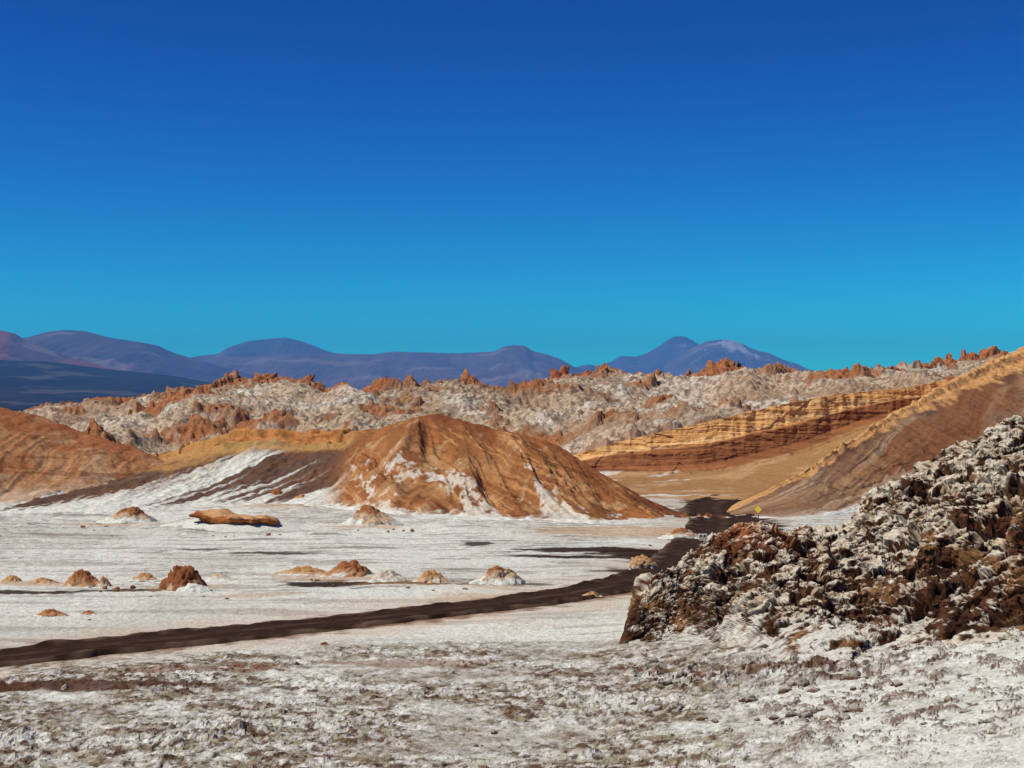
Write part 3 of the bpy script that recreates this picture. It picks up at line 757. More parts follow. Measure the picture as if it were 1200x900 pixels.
# ------------------------------------------------------------------ rock outcrop at the right
def build_outcrop():
    crest = [at(*p) for p in ((716, 768, 72.5), (724, 757, 73.5), (742, 724, 76), (768, 690, 78), (800, 664, 80), (840, 633, 82), (866, 617, 83), (884, 609, 84), (900, 617, 85), (915, 628, 86), (932, 634, 87), (945, 620, 87), (963, 622, 87), (985, 622, 87), (1007, 601, 87), (1033, 575, 87), (1067, 560, 87), (1100, 543, 87), (1123, 524, 87), (1153, 501, 87), (1200, 487, 87), (1260, 470, 87), (1400, 440, 87))]
    foot = []
    for px, D in ((716, 72.0), (760, 72.6), (800, 72.6), (830, 71.0), (865, 67.5), (900, 64.0), (940, 61.0), (980, 59.2), (1020, 58.6), (1060, 58.8), (1100, 59.2), (1150, 59), (1200, 58), (1300, 56), (1450, 55)):
        x = (px - CX) / FPX * D
        foot.append((x, D, ground_z(x, D) - .2))
    x = np.concatenate([np.arange(4.6, 29.5, .055), np.arange(29.5, 38, .2)])
    pc = np.array(crest); pf = np.array(foot)
    yc = smooth1(np.interp(x, pc[:, 0], pc[:, 1]), 9); zc = smooth1(np.interp(x, pc[:, 0], pc[:, 2]), 7)
    yf = smooth1(np.interp(x, pf[:, 0], pf[:, 1]), 55); zf = smooth1(np.interp(x, pf[:, 0], pf[:, 2]), 55)
    zc = np.maximum(zc, zf)
    s = np.concatenate([-np.linspace(1, 0, 40)[:-1], np.linspace(0, 1, 440)])
    X, Sg = np.meshgrid(x, s, indexing='ij')
    Y = np.where(Sg < 0, yc[:, None] - Sg * 9, yc[:, None] + (yf - yc)[:, None] * Sg)
    a = np.abs(Sg)
    # steeper towards the foot, on the right a block wall stands at the foot
    wall = sstep(13.5, 16.5, X)
    tal = sstep(8.0, 12.5, X) * (1 - sstep(16.0, 18.5, X))
    pf_ = np.where(Sg < 0, a ** 1.3, (1 - wall) * np.interp(a, [0, .25, .5, .68, .8, .9, 1], [0, .22, .52, .76, .89, .96, 1]) + wall * np.interp(a, [0, .62, .8, .93, 1], [0, .44, .58, .88, 1]))
    tq = np.interp(a, [0, .3, .5, .60, .74, .9, 1], [0, .28, .52, .68, .79, .92, 1])
    pf_ = np.where(Sg < 0, pf_, pf_ * (1 - tal) + tq * tal)
    Hh = (zc - zf)[:, None]
    Z = zf[:, None] + Hh * (1 - pf_)
    Z = np.where(Sg < 0, Z - 1.5 * a, Z)
    N = normals(X, Y, Z)
    amp = sstep(0, 2.2, Hh + 0 * X) * (1 - .8 * sstep(.86, 1, Sg)) * (1 - .65 * sstep(.58, .82, Sg) * sstep(6.5, 8.5, X) * (1 - sstep(12, 14, X))) * (1 - .45 * tal * sstep(.56, .80, Sg + .12 * n2(X * .5, Y * .5, 9)))
    P = [X, Y, Z]

    def disp(d):
        for i in range(3):
            P[i] = P[i] + N[..., i] * d
    crestw = np.clip(a * 7 + .25, 0, 1)
    # broken blocks, tall and narrow, with ledges
    q = .55 * fbm3(X * .45, Y * .45, Z * .45, 4, 1)
    big, be = facet((X + q) * .42, (Y + q) * .38, (Z - q) * .34, 3, .45)
    crack = (1 - sstep(.02, .16, be)) * sstep(-.2, .25, n3(X * .3, Y * .3, Z * .3, 6) + .4 * wall)
    disp((.9 * fbm3(X * .25, Y * .25, Z * .22, 3, 21) + big * (.45 + .75 * wall) - .8 * crack) * amp * crestw)
    N = normals(*P)
    N = np.stack([smooth_grid(N[..., i]) for i in range(3)], -1); N /= np.linalg.norm(N, axis=-1, keepdims=True)
    x_, y_, z_ = P
    q = .45 * fbm3(x_ * .9, y_ * .9, z_ * .9, 4, 31, .6)
    ua = (x_ * .75 + z_ * .66) * .85 + q; ub = (-x_ * .66 + z_ * .75) * 1.4 - q; uc = y_ * 1.1 + q
    med, me_ = facet(ua, ub, uc, 5, .6)
    med = .6 * med + .4 * ridged3(ua * .8, ub * .8, uc * .8, 4, 28, .6) - .1
    f1, f2, idm = worley(ua * .9 + 3, ub * .9, uc * .9, seed=15)
    pit = np.clip(.5 - f1, 0, 1) * sstep(.4, .8, idm)
    disp((.55 * med - .8 * pit - .12 * (1 - sstep(0, .1, me_))) * amp * (.35 + .65 * crestw))
    N = normals(*P)
    N = np.stack([smooth_grid(N[..., i]) for i in range(3)], -1); N /= np.linalg.norm(N, axis=-1, keepdims=True)
    q = .3 * fbm3(P[0] * 2.2, P[1] * 2.2, P[2] * 2.2, 3, 33)
    sm, se = facet(P[0] * 2.3 + q, P[1] * 2.3 - q, P[2] * 2.5 + q, 7, .7)
    fine = ridged3(P[0] * 2.6, P[1] * 2.6, P[2] * 2.2, 3, 25, .6)
    disp((.16 * sm + .15 * (fine - .3)) * amp)
    X, Y, Z = P
    N = normals(X, Y, Z)
    # ---- colour: brown salt rock, white crust lying on the upward faces
    c = np.broadcast_to(rgb(86, 54, 34), X.shape + (3,)).copy()
    c = mix(c, rgb(56, 36, 26), sstep(-.1, .4, fbm3(X * .6, Y * .6, Z * .4, 4, 11)) * .8)
    c = mix(c, rgb(158, 116, 74), sstep(.1, .45, fbm3(X * .45, Y * .45, Z * .3, 4, 13)) * .7)
    orange = np.exp(-((X - 12.9) / 1.9) ** 2) * (1 - sstep(.1, .35, a))
    c = mix(c, rgb(166, 98, 54), orange * .85)
    cr = .55 * N[..., 2] + .30 * med + .16 * fine - .9 * pit + 0.52 * fbm3(X * .45, Y * .45, Z * .45, 4, 15, .6) + .32 * fbm3(X * 1.7, Y * 1.7, Z * 1.7, 3, 17)
    bias = .20 * wall * sstep(.40, .7, a) + .14 * orange - .08 * wall * (1 - sstep(.3, .6, a)) + .045 + .02 * (1 - wall) + .25 * (1 - sstep(5.2, 7.0, X)) - .10 * sstep(.66, .92, a) * (1 - wall) - .26 * tal * sstep(.58, .76, a)
    bias = bias * (1 - tal * sstep(.6, .7, a)) - .20 * tal * sstep(.60, .8, a) + .45 * tal * sstep(.6, .7, a) * sstep(.0, .35, fbm2(X * .7 - Y * .3, Y * .8 + X * .3, 5, 88, .7))
    cm = sstep(.38, .50, cr - bias)
    crust = mix(np.broadcast_to(rgb(210, 198, 174), X.shape + (3,)), rgb(176, 150, 116), sstep(0, .4, fbm3(X * .8, Y * .8, Z * .8, 3, 19)) * .7)
    c = mix(c, rgb(50, 33, 24), sstep(.05, .3, fbm3(X * 1.1, Y * 1.1, Z * .8, 3, 23)) * .6)
    crust = mix(crust, rgb(204, 200, 186), sstep(.55, .8, a) * (1 - wall * .5) * .85)
    c = mix(c, crust, cm * .95)
    global OUTCROP_TOP
    def OUTCROP_TOP(px, py, r):
        m = ((X - px) ** 2 + (Y - py) ** 2) < r * r
        return float(Z[m].max())
    o = grid_obj('rock_outcrop', X, Y, Z, c, M_ROCK, smooth=False)
    tag(o, 'large rugged brown rock outcrop with white salt crust beside the pale slope', 'rock outcrop')


# ------------------------------------------------------------------ boulders and mounds
def ico(sub):
    import bmesh
    bm = bmesh.new(); bmesh.ops.create_icosphere(bm, subdivisions=sub, radius=1)
    V = np.array([v.co[:] for v in bm.verts]); Q = np.array([[v.index for v in f.verts] for f in bm.faces]); bm.free()
    return V, Q


ICO5 = ico(5); ICO4 = ico(4); ICO3 = ico(3)


def lump(w, d, h, seed, kind, base=ICO5, rough=1.0, lean=0.0):
    """A weathered mound: w wide, d deep, h high, foot a little below z=0."""
    V, Q = base
    n = V.copy()
    q = .5 * fbm3(V[:, 0] * 1.3, V[:, 1] * 1.3, V[:, 2] * 1.3, 3, seed)
    f1, f2, idv = worley(V[:, 0] * 1.7 + seed, V[:, 1] * 1.7, V[:, 2] * 1.9, seed=seed % 50)
    fine = fbm3(V[:, 0] * 5, V[:, 1] * 5, V[:, 2] * 4, 4, seed + 2)
    rg = ridged3(V[:, 0] * 1.6, V[:, 1] * 1.6, V[:, 2] * 1.2, 4, seed + 4, .55)
    r = 1 + rough * (.34 * q + .10 * (.6 - f1) + .22 * (rg - .3) - .08 * (1 - sstep(.02, .2, f2 - f1)) + .07 * fine)
    P = n * r[:, None]
    if kind in ('crag', 'boulder', 'stone'):
        fa, fe = facet(V[:, 0] * 1.9 + seed, V[:, 1] * 1.9, V[:, 2] * 1.5, seed % 40, 1.0)
        fb, fe = facet(V[:, 0] * 4.5 + seed, V[:, 1] * 4.5, V[:, 2] * 3.2, seed % 37, 1.0)
        P = P * (1 + {'crag': .42, 'boulder': .14, 'stone': .3}[kind] * fa + {'crag': .13, 'boulder': .05, 'stone': .12}[kind] * fb)[:, None]
    up = np.clip(P[:, 2], 0, None)
    # skirt: wider at the foot
    fl = {'boulder': .12, 'mound': .75, 'low': .9, 'crag': .35, 'stone': .05}[kind]
    t = np.clip(1 - up, 0, 1)
    k = 1 + fl * t ** 2
    P[:, 0] *= k; P[:, 1] *= k
    P[:, 2] = np.where(P[:, 2] < 0, P[:, 2] * .25, P[:, 2])
    P[:, 0] += lean * up
    sx = (P[:, 0].max() - P[:, 0].min())
    ztop = P[:, 2].max()
    P[:, 0] *= w / sx; P[:, 1] *= d / (P[:, 1].max() - P[:, 1].min()); P[:, 2] *= h / ztop
    return P, Q


def lump_obj(name, pos, w, d, h, seed, kind, cols, mat, parent=None, base=ICO5, rough=1.0, lean=0.0, rz=0.0):
    P, Q = lump(w, d, h, seed, kind, base, rough, lean)
    z = P[:, 2] / h
    top, low, foot, t0, t1 = cols
    ns = fbm3(P[:, 0] / w * 5, P[:, 1] / w * 5, P[:, 2] / h * 2, 4, seed + 7)
    c = mix(np.broadcast_to(foot, P.shape), low, sstep(t0 - .05, t0 + .07, z + .45 * ns))
    c = mix(c, top, sstep(t1 - .08, t1 + .08, z + .4 * ns))
    c = mix(c, np.asarray(top) * .55, sstep(.25, .5, fbm3(P[:, 0] / w * 8, P[:, 1] / w * 8, P[:, 2] / h * 1.2, 3, seed + 9)) * .6 * sstep(t1 - .1, t1 + .1, z))
    me = raw_mesh(name, P, Q, c)
    o = link(name, me, mat, parent)
    o.location = pos; o.rotation_euler = (0, 0, rz)
    return o


def build_mounds():
    rusty = (rgb(158, 102, 62), rgb(178, 132, 92), WHITE, .05, .45)
    tan = (rgb(186, 140, 92), rgb(196, 160, 122), WHITE, .12, .5)
    pale = (rgb(196, 168, 136), rgb(206, 192, 172), WHITE, .3, .8)
    tipped = (rgb(156, 104, 66), rgb(192, 164, 132), WHITE, .28, .62)
    # px of centre, py of foot, width px, height px, kind, palette, name, category, label
    rows = [
        (11, 684, 30, 10, 'mound', tan, 'low_mound', 'mound', 'pointed little tan mound ending the row, farthest from the big rust boulder'),
        (44, 685, 46, 8, 'low', tan, 'low_mound', 'mound', 'long flat tan mound between the pointed little mound and the rust topped one'),
        (94, 687, 46, 20, 'mound', rusty, 'low_mound', 'mound', 'humped rust topped mound with a sandy tail among the row of low mounds'),
        (120, 687, 18, 13, 'mound', tan, 'low_mound', 'mound', 'small tan hump tucked against the rust topped mound'),
        (166, 681, 36, 10, 'low', tan, 'low_mound', 'mound', 'low tan swell just beside the big rust boulder'),
        (258, 682, 44, 10, 'low', pale, 'low_mound', 'mound', 'pale flattened mound with a brown cap behind the big rust boulder'),
        (352, 675, 74, 10, 'low', tan, 'low_mound', 'mound', 'long tan bank behind the dark earth strip, joined to a rust hump'),
        (406, 676, 60, 19, 'mound', rusty, 'low_mound', 'mound', 'rust topped hump at the end of the long tan bank'),
        (455, 683, 50, 14, 'mound', pale, 'low_mound', 'mound', 'pale sandy cone between the rust hump and the tan dome'),
        (505, 683, 44, 15, 'mound', tan, 'low_mound', 'mound', 'smooth tan dome standing alone on the white flat'),
        (582, 685, 62, 22, 'mound', tipped, 'low_mound', 'mound', 'white sided mound with a rust tip nearest the road on the white flat'),
        (755, 667, 32, 18, 'boulder', tan, 'boulder', 'boulder', 'tan boulder on the dark earth next to the road bend'),
        (800, 632, 56, 13, 'low', tipped, 'low_mound', 'mound', 'brownish bank at the edge of the road where it climbs'),
        (145, 613, 64, 19, 'mound', tipped, 'low_mound', 'mound', 'pale mound with a rust patch in front of the dark scree'),
        (434, 616, 66, 24, 'mound', tipped, 'low_mound', 'mound', 'tan and white cone at the foot of the central brown hill'),
        (323, 589, 30, 17, 'mound', rusty, 'low_mound', 'mound', 'rust peaked knob above the slab, below the dark scree slope'),
        (350, 591, 34, 12, 'mound', tan, 'low_mound', 'mound', 'sandy knob next to the rust peaked one below the scree slope'),
        (58, 722, 40, 8, 'low', rusty, 'low_mound', 'mound', 'small dark rust heap on the sand just beyond the dark road'),
        (102, 720, 22, 5, 'low', rusty, 'low_mound', 'mound', 'tiny rust heap next to the dark rust heap beyond the road'),
        (693, 699, 26, 6, 'low', tan, 'low_mound', 'mound', 'tiny tan heap on the near edge of the road before its bend'),
        (380, 757, 18, 5, 'low', (BROWN, GREYSALT, SALT, .1, .4), 'low_mound', 'mound', 'single grey brown clod on the white ground this side of the road'),
        (945, 636, 34, 20, 'boulder', (rgb(96, 62, 42), rgb(130, 100, 76), SALT, .1, .3), 'boulder', 'boulder', 'dark pointed boulder on the saddle of the rock outcrop behind its orange peak'),
    ]
    for i, (px, py, wp, hp, kind, cols, nm, cat, lab) in enumerate(rows):
        x, y, z = flat(px, py)
        if i == len(rows) - 1:
            x, y, z = at(px, py, 86.5)
        k = y / FPX
        o = lump_obj(nm, (x, y + wp * k * .3, z - .04), wp * k * 1.15, wp * k * (.8 if kind != 'low' else .6), hp * k, 400 + i * 3, kind, cols, M_ROCK, base=ICO5, rough=1.0 if kind != 'boulder' else .9, lean=.25 * math.sin(i * 2.1))
        tag(o, lab, cat, 'low mounds on the salt flat' if nm == 'low_mound' else None)
    # the big rust boulder with its salt skirt
    x, y, z = flat(212, 693); k = y / FPX
    o = lump_obj('boulder', (x, y + .9, 0), 60 * k, 50 * k, 30 * k, 503, 'boulder', (rgb(140, 84, 50), rgb(150, 96, 62), rgb(196, 170, 140), .08, .3), M_ROCK, rough=.9, lean=-.06)
    tag(o, 'big rounded rust brown boulder with a white salt skirt on the flat', 'boulder')
    sk = lump_obj('salt_skirt', (.75, -.8, -.02), 66 * k, 34 * k, 10 * k, 511, 'mound', (WHITE, WHITE, WHITE, .2, .6), M_ROCK, o, rough=.8)
    # the tilted slab on its salt pedestal
    x, y, z = flat(270, 622); k = y / FPX
    V, Q = ICO5
    nx = V[:, 0]; ny = V[:, 1]; nz = V[:, 2]
    P = np.stack([np.sign(nx) * np.abs(nx) ** .75 * 50 * k, np.sign(ny) * np.abs(ny) ** .7 * 24 * k, np.sign(nz) * np.abs(nz) ** .45 * 3.6 * k], 1)
    P[:, 2] += np.where(nz > 0, (7 * np.exp(-((P[:, 0] / k + 14) / 16) ** 2) + 3 * np.exp(-((P[:, 0] / k - 40) / 8) ** 2)) * k * nz, 0)
    edge = fbm2(np.arctan2(ny, nx) * 2.2, nx * .1, 4, 79)
    P[:, 0] *= 1 + .16 * edge; P[:, 1] *= 1 + .35 * edge
    ns = fbm3(P[:, 0] * .5, P[:, 1] * .5, P[:, 2] * .9, 4, 77)
    P += V * (ns * .45)[:, None]
    P[:, 2] += fbm2(P[:, 0] * .25, P[:, 1] * .25, 3, 88) * .5 - .05 * P[:, 0]
    c = mix(np.broadcast_to(rgb(172, 102, 54), P.shape), rgb(196, 150, 104), sstep(.2, .6, nz + .5 * ns))
    c = mix(c, rgb(96, 58, 36), sstep(.05, -.35, nz + .2 * ns) * .8)  # underside darkened: the overhang's shade is put into the colour
    o = link('rock_slab', raw_mesh('rock_slab', P, Q, c), M_ROCK)
    o.location = (x, y + 2.6, 11 * k); o.rotation_euler = (math.radians(3), math.radians(2.5), 0)
    tag(o, 'wide tilted rust slab with a dark underside propped on white salt', 'rock slab')
    p = lump_obj('salt_pedestal', (.3, 1.2, -12.5 * k), 190 * k, 150 * k, 17 * k, 521, 'low', (WHITE, WHITE, WHITE, .2, .6), M_ROCK, o, rough=.5)


def build_crags():
    rust = (rgb(166, 106, 66), rgb(174, 124, 88), rgb(190, 162, 134), .1, .3)
    dark = (rgb(164, 96, 60), rgb(166, 106, 70), rgb(186, 160, 136), .1, .3)
    rows = [
        (298, 497, 24, 22, 365, dark, 'dark rust block low on the pale ridge above the ochre terrace'),
        (275, 450, 34, 12, 0, rust, 'broad rust crag at the top of the ridge shoulder below the flat topped mountain'),
        (313, 449, 46, 13, 0, rust, 'wide flat rust crag beside the shoulder crag below the flat topped mountain'),
        (355, 450, 40, 11, 0, rust, 'long low rust crag where the ridge shoulder starts to drop'),
        (180, 470, 34, 7, 0, dark, 'low dark crag on the ridge crest above the tan gullied hill'),
        (110, 476, 40, 8, 0, dark, 'low rust crag at the dark plain end of the ridge crest'),
        (226, 466, 12, 7, 0, dark, 'small dark tooth on the ridge just before the shoulder'),
        (458, 458, 20, 8, 0, rust, 'small blunt rust crag in the dip of the ridge before the tall square knob'),
        (512, 468, 52, 22, 412, rust, 'double rust crag below the skyline next to the tall square knob'),
        (550, 456, 30, 24, 0, rust, 'tall square rust knob on the skyline above the central hill peak'),
        (618, 467, 46, 22, 408, rust, 'broken rust crag below the skyline between the square knob and the twin peaks'),
        (658, 446, 28, 18, 0, dark, 'dark jagged crag forming the first of the twin peaks on the skyline'),
        (706, 445, 34, 20, 0, rust, 'pyramid shaped rust crag forming the second of the twin peaks'),
        (684, 443, 44, 9, 0, dark, 'low dark saddle rock joining the jagged crag and the pyramid crag'),
        (766, 445, 28, 12, 0, rust, 'small rust crag on the skyline in front of the first volcano'),
        (747, 460, 22, 15, 412, rust, 'small orange block below the skyline between pyramid crag and volcano crag'),
        (806, 446, 18, 13, 0, dark, 'narrow dark tooth just before the biggest crag'),
        (849, 452, 62, 32, 422, rust, 'biggest orange crag on the ridge in front of the second volcano'),
        (930, 444, 30, 10, 0, rust, 'low rust crag beyond the biggest crag where the volcano meets the ridge'),
        (996, 445, 34, 15, 0, dark, 'rounded rust crag alone on the skyline above the ochre cliff'),
        (1040, 438, 36, 11, 0, dark, 'dark flat crag on the skyline above the bend of the ochre cliff'),
        (1086, 438, 40, 16, 0, rust, 'rust crag on the climbing skyline before the square topped one'),
        (1109, 434, 30, 20, 0, rust, 'square topped rust crag on the climbing skyline'),
        (1134, 428, 26, 18, 0, dark, 'dark rust crag between the square topped crag and the highest one'),
        (1158, 424, 28, 18, 0, rust, 'highest rust crag where the skyline meets the brown slope'),
        (688, 492, 22, 9, 380, dark, 'small dark rust rock low on the pale ridge beside the central hill'),
        (735, 489, 44, 10, 375, dark, 'flat dark rust rock low on the pale ridge above the ochre cliff end'),
    ]
    for i, (px, py, wp, hp, D, cols, lab) in enumerate(rows):
        D0 = D or (RD + 25 * math.sin(px * .011) - 1.5)
        x, y, z = at(px, py, D0); k = D0 / FPX
        o = lump_obj('crag', (x, y, z - 6 * k), wp * k * 1.5, wp * k * 1.2, (hp + 7) * k, 600 + i * 7, 'crag', cols, M_RIDGE, base=ICO5 if wp > 30 else ICO4, rough=1.5, rz=(i * 1.7) % .8 - .4)
        tag(o, lab, 'crag', 'rust crags on the pale ridge')


def build_stones():
    # loose stones on the front crust
    prot = []
    for i in range(6):
        P, Q = lump(1, .8 + .1 * i % 3, .6, 800 + i * 5, 'stone', ICO3, 1.3)
        cc = np.broadcast_to([rgb(98, 70, 52), rgb(120, 92, 70), rgb(84, 58, 44)][i % 3], P.shape)
        cc = mix(cc, SALT, sstep(.35, .6, P[:, 2] / .6 + .4 * fbm3(P[:, 0] * 3, P[:, 1] * 3, P[:, 2] * 3, 3, i)) * .7)
        me = raw_mesh('loose_stone', P, Q, cc); me.materials.append(M_ROCK); prot.append(me)
    r = random.Random(3)
    n = 0
    while n < 260:
        px = r.uniform(-40, 1240); py = r.uniform(775, 905)
        if n % 4 < 2 and px < 650:
            continue
        if n % 4 == 0 and not (760 < px < 1060 and 765 < py < 845):
            continue
        D = H * FPX / (py - HY); x = (px - CX) / FPX * D; z = ground_z(x, D)
        if z > .05:
            D = (H - z) * FPX / (py - HY); x = (px - CX) / FPX * D; z = ground_z(x, D)
        if D > 69 or D < 46: continue
        if x > 8 and D > 66: continue
        s = (.08 + .42 * r.random() ** 3) * (1.7 if n % 4 == 0 else 1)
        o = link('loose_stone', prot[n % 6], None)
        o.location = (x, D, z - .02); o.scale = (s * r.uniform(.8, 1.4), s, s * r.uniform(.6, 1)); o.rotation_euler = (0, 0, r.uniform(0, 6.28))
        tag(o, 'small brown stone lying loose on the rough pale crust in front of the road', 'stone', 'loose stones on the pale crust')
        n += 1


def build_flat_stones():
    P, Q = lump(1, .8, .55, 901, 'stone', ICO3, 1.1)
    me = raw_mesh('flat_stone', P, Q, np.broadcast_to(rgb(160, 108, 70), P.shape)); me.materials.append(M_ROCK)
    r = random.Random(9)
    for i in range(60):
        cx, cy = r.choice([(97, 686), (215, 693), (255, 690), (405, 680), (350, 678), (455, 684), (580, 686), (270, 624), (145, 615), (435, 618), (755, 668), (60, 722), (800, 634)])
        x, y, _ = flat(cx + r.gauss(0, 34), cy + abs(r.gauss(0, 5)) + 1)
        if road_dist(np.array([x]), np.array([y]))[0] < 3.5: continue
        sz = r.uniform(.12, .5)
        o = link('flat_stone', me, None)
        o.location = (x, y, -.02); o.scale = (sz * r.uniform(.8, 1.5), sz, sz * r.uniform(.5, 1)); o.rotation_euler = (0, 0, r.uniform(0, 6.28))
        tag(o, 'small rust stone fallen on the white flat around the low mounds', 'stone', 'rust stones around the low mounds')


# ------------------------------------------------------------------ road sign and pale block
def build_sign():
    import bmesh
    D = 142.0
    x, y, z = at(888.5, 597, D)
    root = bpy.data.objects.new('road_sign', None); COL.objects.link(root); root.location = (x, y, 0)
    root.rotation_euler = (0, 0, math.radians(-38))
    tag(root, 'small yellow diamond warning sign on a post by the road', 'road sign')
    bm = bmesh.new()
    bmesh.ops.create_cone(bm, segments=10, radius1=.045, radius2=.045, depth=z + .6, cap_ends=True)
    bmesh.ops.translate(bm, verts=bm.verts, vec=(0, .06, (z + .6) / 2 - .2))
    me = bpy.data.meshes.new('post'); bm.to_mesh(me); bm.free()
    link('post', me, flat_mat('sign_post', (.3, .29, .27), .5, .6), root)
    bm = bmesh.new(); bmesh.ops.create_cube(bm, size=1)
    bmesh.ops.scale(bm, verts=bm.verts, vec=(.54, .025, .54))
    bmesh.ops.bevel(bm, geom=[e for e in bm.edges if abs(e.verts[0].co.y - e.verts[1].co.y) > .01], offset=.05, segments=3, affect='EDGES')
    from mathutils import Matrix
    bmesh.ops.rotate(bm, verts=bm.verts, matrix=Matrix.Rotation(math.radians(45), 3, 'Y'))
    bmesh.ops.translate(bm, verts=bm.verts, vec=(0, 0, z))
    me = bpy.data.meshes.new('panel'); bm.to_mesh(me); bm.free()
    link('panel', me, flat_mat('sign_yellow', (.8, .54, .03), .5, 0, np.array((.78, .5, .03))), root)


def build_block():
    import bmesh
    x, y, _ = at(823.5, 650, 81.0); k = y / FPX
    z = OUTCROP_TOP(x, y, .4) - .02
    w, h, d = 10 * k, 7.5 * k, .35
    # a hollow block: front wall with two round holes, built as a tube grid
    bm = bmesh.new()
    seg = 20; cxs = (-w * .24, w * .20); rr = 1.35 * k
    half = w / 2
    for y0, s in ((-d / 2, 1), (d / 2, -1)):
        for c0, xl, xr in ((cxs[0], -half, -.01), (cxs[1], -.01, half)):
            ring = []; outr = []
            for i in range(seg):
                a = 2 * math.pi * i / seg
                ring.append(bm.verts.new((c0 + rr * math.cos(a), y0, h * .72 + rr * math.sin(a))))
                ca, sa = math.cos(a), math.sin(a)
                tx = ((xr - c0) if ca > 0 else (c0 - xl)) / max(abs(ca), 1e-6)
                tz = ((h - h * .72) if sa > 0 else h * .72) / max(abs(sa), 1e-6)
                t = min(tx, tz)
                outr.append(bm.verts.new((c0 + t * ca, y0, h * .72 + t * sa)))
            for i in range(seg):
                j = (i + 1) % seg
                f = [ring[i], ring[j], outr[j], outr[i]]
                bm.faces.new(f if s > 0 else f[::-1])
    bm.verts.ensure_lookup_table()
    n = seg * 2
    for b in range(2):                 # hole walls and outer walls between front and back
        o = b * n; q = 2 * n + b * n
        # order of creation per face: ring, outr alternately
        for i in range(seg):
            j = (i + 1) % seg
            r0, r1 = bm.verts[o + 2 * i], bm.verts[o + 2 * j]; R0, R1 = bm.verts[q + 2 * i], bm.verts[q + 2 * j]
            bm.faces.new((r0, R0, R1, r1))
            e0, e1 = bm.verts[o + 2 * i + 1], bm.verts[o + 2 * j + 1]; E0, E1 = bm.verts[q + 2 * i + 1], bm.verts[q + 2 * j + 1]
            bm.faces.new((e0, e1, E1, E0))
    me = bpy.data.meshes.new('hollow_block'); bm.to_mesh(me); bm.free()
    o = link('hollow_block', me, flat_mat('block_white', tuple(rgb(214, 206, 196)), .9, 0, rgb(180, 168, 152)))
    o.location = (x, y, z - .04)
    tag(o, 'small white block with two dark round holes on the outcrop edge', 'block')
    bm = bmesh.new()
    for c0 in cxs:
        v = [bm.verts.new((c0 + sx * rr * 1.2, d * .32, h * .72 + sz * rr * 1.2)) for sx, sz in ((-1, -1), (1, -1), (1, 1), (-1, 1))]
        bm.faces.new(v)
    me = bpy.data.meshes.new('hole_shade_sheet'); bm.to_mesh(me); bm.free()
    link('hole_shade_sheet', me, flat_mat('hole_shade_black', (.008, .007, .006), 1), o)  # near-black sheet behind the holes, stands in for the shade inside them


# ------------------------------------------------------------------ air, light, camera
def build_air():
    V = np.array([(x, y, z) for x in (-33000, 33000) for y in (-33000, 33000) for z in (-480, 1200)], F32)
    Q = np.array([(0, 1, 3, 2), (4, 6, 7, 5), (0, 4, 5, 1), (2, 3, 7, 6), (0, 2, 6, 4), (1, 5, 7, 3)])
    me = raw_mesh('haze', V, Q, smooth=False)
    m = bpy.data.materials.new('haze'); m.use_nodes = True
    nt = m.node_tree; nt.nodes.clear()
    out = nt.nodes.new('ShaderNodeOutputMaterial'); pv = nt.nodes.new('ShaderNodeVolumePrincipled')
    pv.inputs['Color'].default_value = (.12, .46, 1.0, 1)
    pv.inputs['Density'].default_value = 4.6e-5
    pv.inputs['Anisotropy'].default_value = 0
    nt.links.new(pv.outputs['Volume'], out.inputs['Volume'])
    o = link('haze', me, m); tag(o, kind='stuff', label='thin blue air haze fading the far mountains', cat='haze')


SUN_EL, SUN_AZ = 53.0, -106.0          # azimuth clockwise from the view direction (+Y): the sun stands at the left


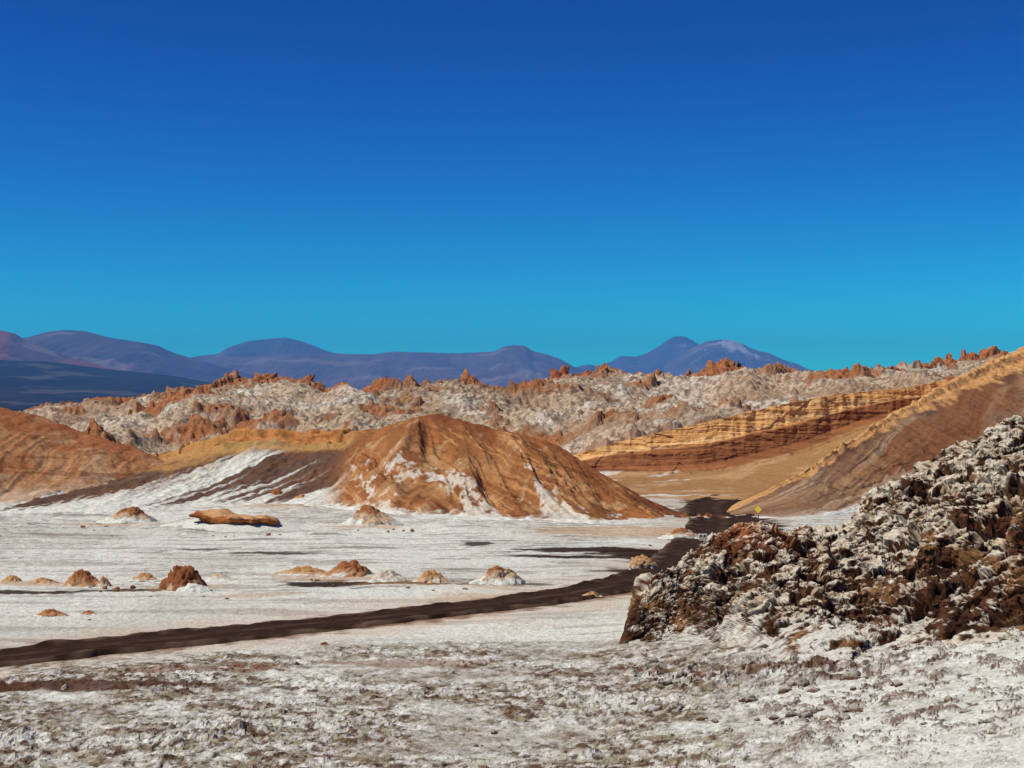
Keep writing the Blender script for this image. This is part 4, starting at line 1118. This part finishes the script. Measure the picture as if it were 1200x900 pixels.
def build_light():
    w = bpy.data.worlds.new('World'); S.world = w; w.use_nodes = True
    nt = w.node_tree; N = nt.nodes; L = nt.links
    bg = N['Background']; bg.inputs['Strength'].default_value = 0.10
    sky = N.new('ShaderNodeTexSky'); sky.sky_type = 'NISHITA'; sky.sun_disc = False
    sky.sun_elevation = math.radians(SUN_EL); sky.sun_rotation = math.radians(SUN_AZ)
    sky.altitude = 2500; sky.air_density = 1.0; sky.dust_density = 0.1; sky.ozone_density = 3.0
    # deep high-altitude blue: the sky's own colour with more contrast and less red
    def vm(op, src, v):
        n = N.new('ShaderNodeVectorMath'); n.operation = op; n.inputs[1].default_value = v
        L.new(src, n.inputs[0]); return n.outputs['Vector']
    c = vm('MINIMUM', vm('MULTIPLY', sky.outputs['Color'], (.1, .1, .1)), (.75, .75, .75))
    sp = N.new('ShaderNodeSeparateColor'); cb = N.new('ShaderNodeCombineColor'); L.new(c, sp.inputs['Color'])
    for ch, g, k in (('Red', 2.5, .6), ('Green', 2.75, 27.5), ('Blue', 1.76, 13.9)):
        pw = N.new('ShaderNodeMath'); pw.operation = 'POWER'; pw.inputs[1].default_value = g
        mu = N.new('ShaderNodeMath'); mu.operation = 'MULTIPLY'; mu.inputs[1].default_value = k
        L.new(sp.outputs[ch], pw.inputs[0]); L.new(pw.outputs[0], mu.inputs[0]); L.new(mu.outputs[0], cb.inputs[ch])
    bl = cb.inputs['Blue'].links[0].from_node; gr = cb.inputs['Green'].links[0].from_node
    ma = N.new('ShaderNodeMath'); ma.operation = 'MULTIPLY_ADD'; ma.inputs[1].default_value = .24
    L.new(gr.outputs[0], ma.inputs[0]); L.new(bl.outputs[0], ma.inputs[2]); L.new(ma.outputs[0], cb.inputs['Blue'])
    L.new(cb.outputs['Color'], bg.inputs['Color'])
    s = bpy.data.lights.new('sun', 'SUN'); s.energy = 4.7; s.angle = math.radians(.53); s.color = (1, .95, .87)
    o = bpy.data.objects.new('sun', s); COL.objects.link(o)
    el, az = math.radians(SUN_EL), math.radians(SUN_AZ)
    from mathutils import Vector
    d = Vector((math.sin(az) * math.cos(el), math.cos(az) * math.cos(el), math.sin(el)))
    o.rotation_euler = d.to_track_quat('Z', 'Y').to_euler()
    cam = bpy.data.cameras.new('camera'); c = bpy.data.objects.new('camera', cam); COL.objects.link(c)
    cam.sensor_width = 36; cam.lens = FPX / 1200 * 36; cam.shift_y = 15 / 1200
    cam.clip_start = .5; cam.clip_end = 120000
    c.location = (0, 0, H); c.rotation_euler = (math.pi / 2, 0, 0)
    S.camera = c
    v = S.view_settings; v.view_transform = 'Standard'; v.look = 'None'; v.exposure = 0; v.gamma = 1; v.use_curve_mapping = False
    S.cycles.max_bounces = 6; S.cycles.volume_bounces = 0; S.cycles.diffuse_bounces = 3


build_ground(); build_road(); build_hill_left(); build_hill_center(); build_cliff(); build_hill_right(); build_ridge()
build_mountains(); build_outcrop(); build_mounds(); build_crags(); build_stones(); build_flat_stones(); build_sign(); build_block()
build_air(); build_light()
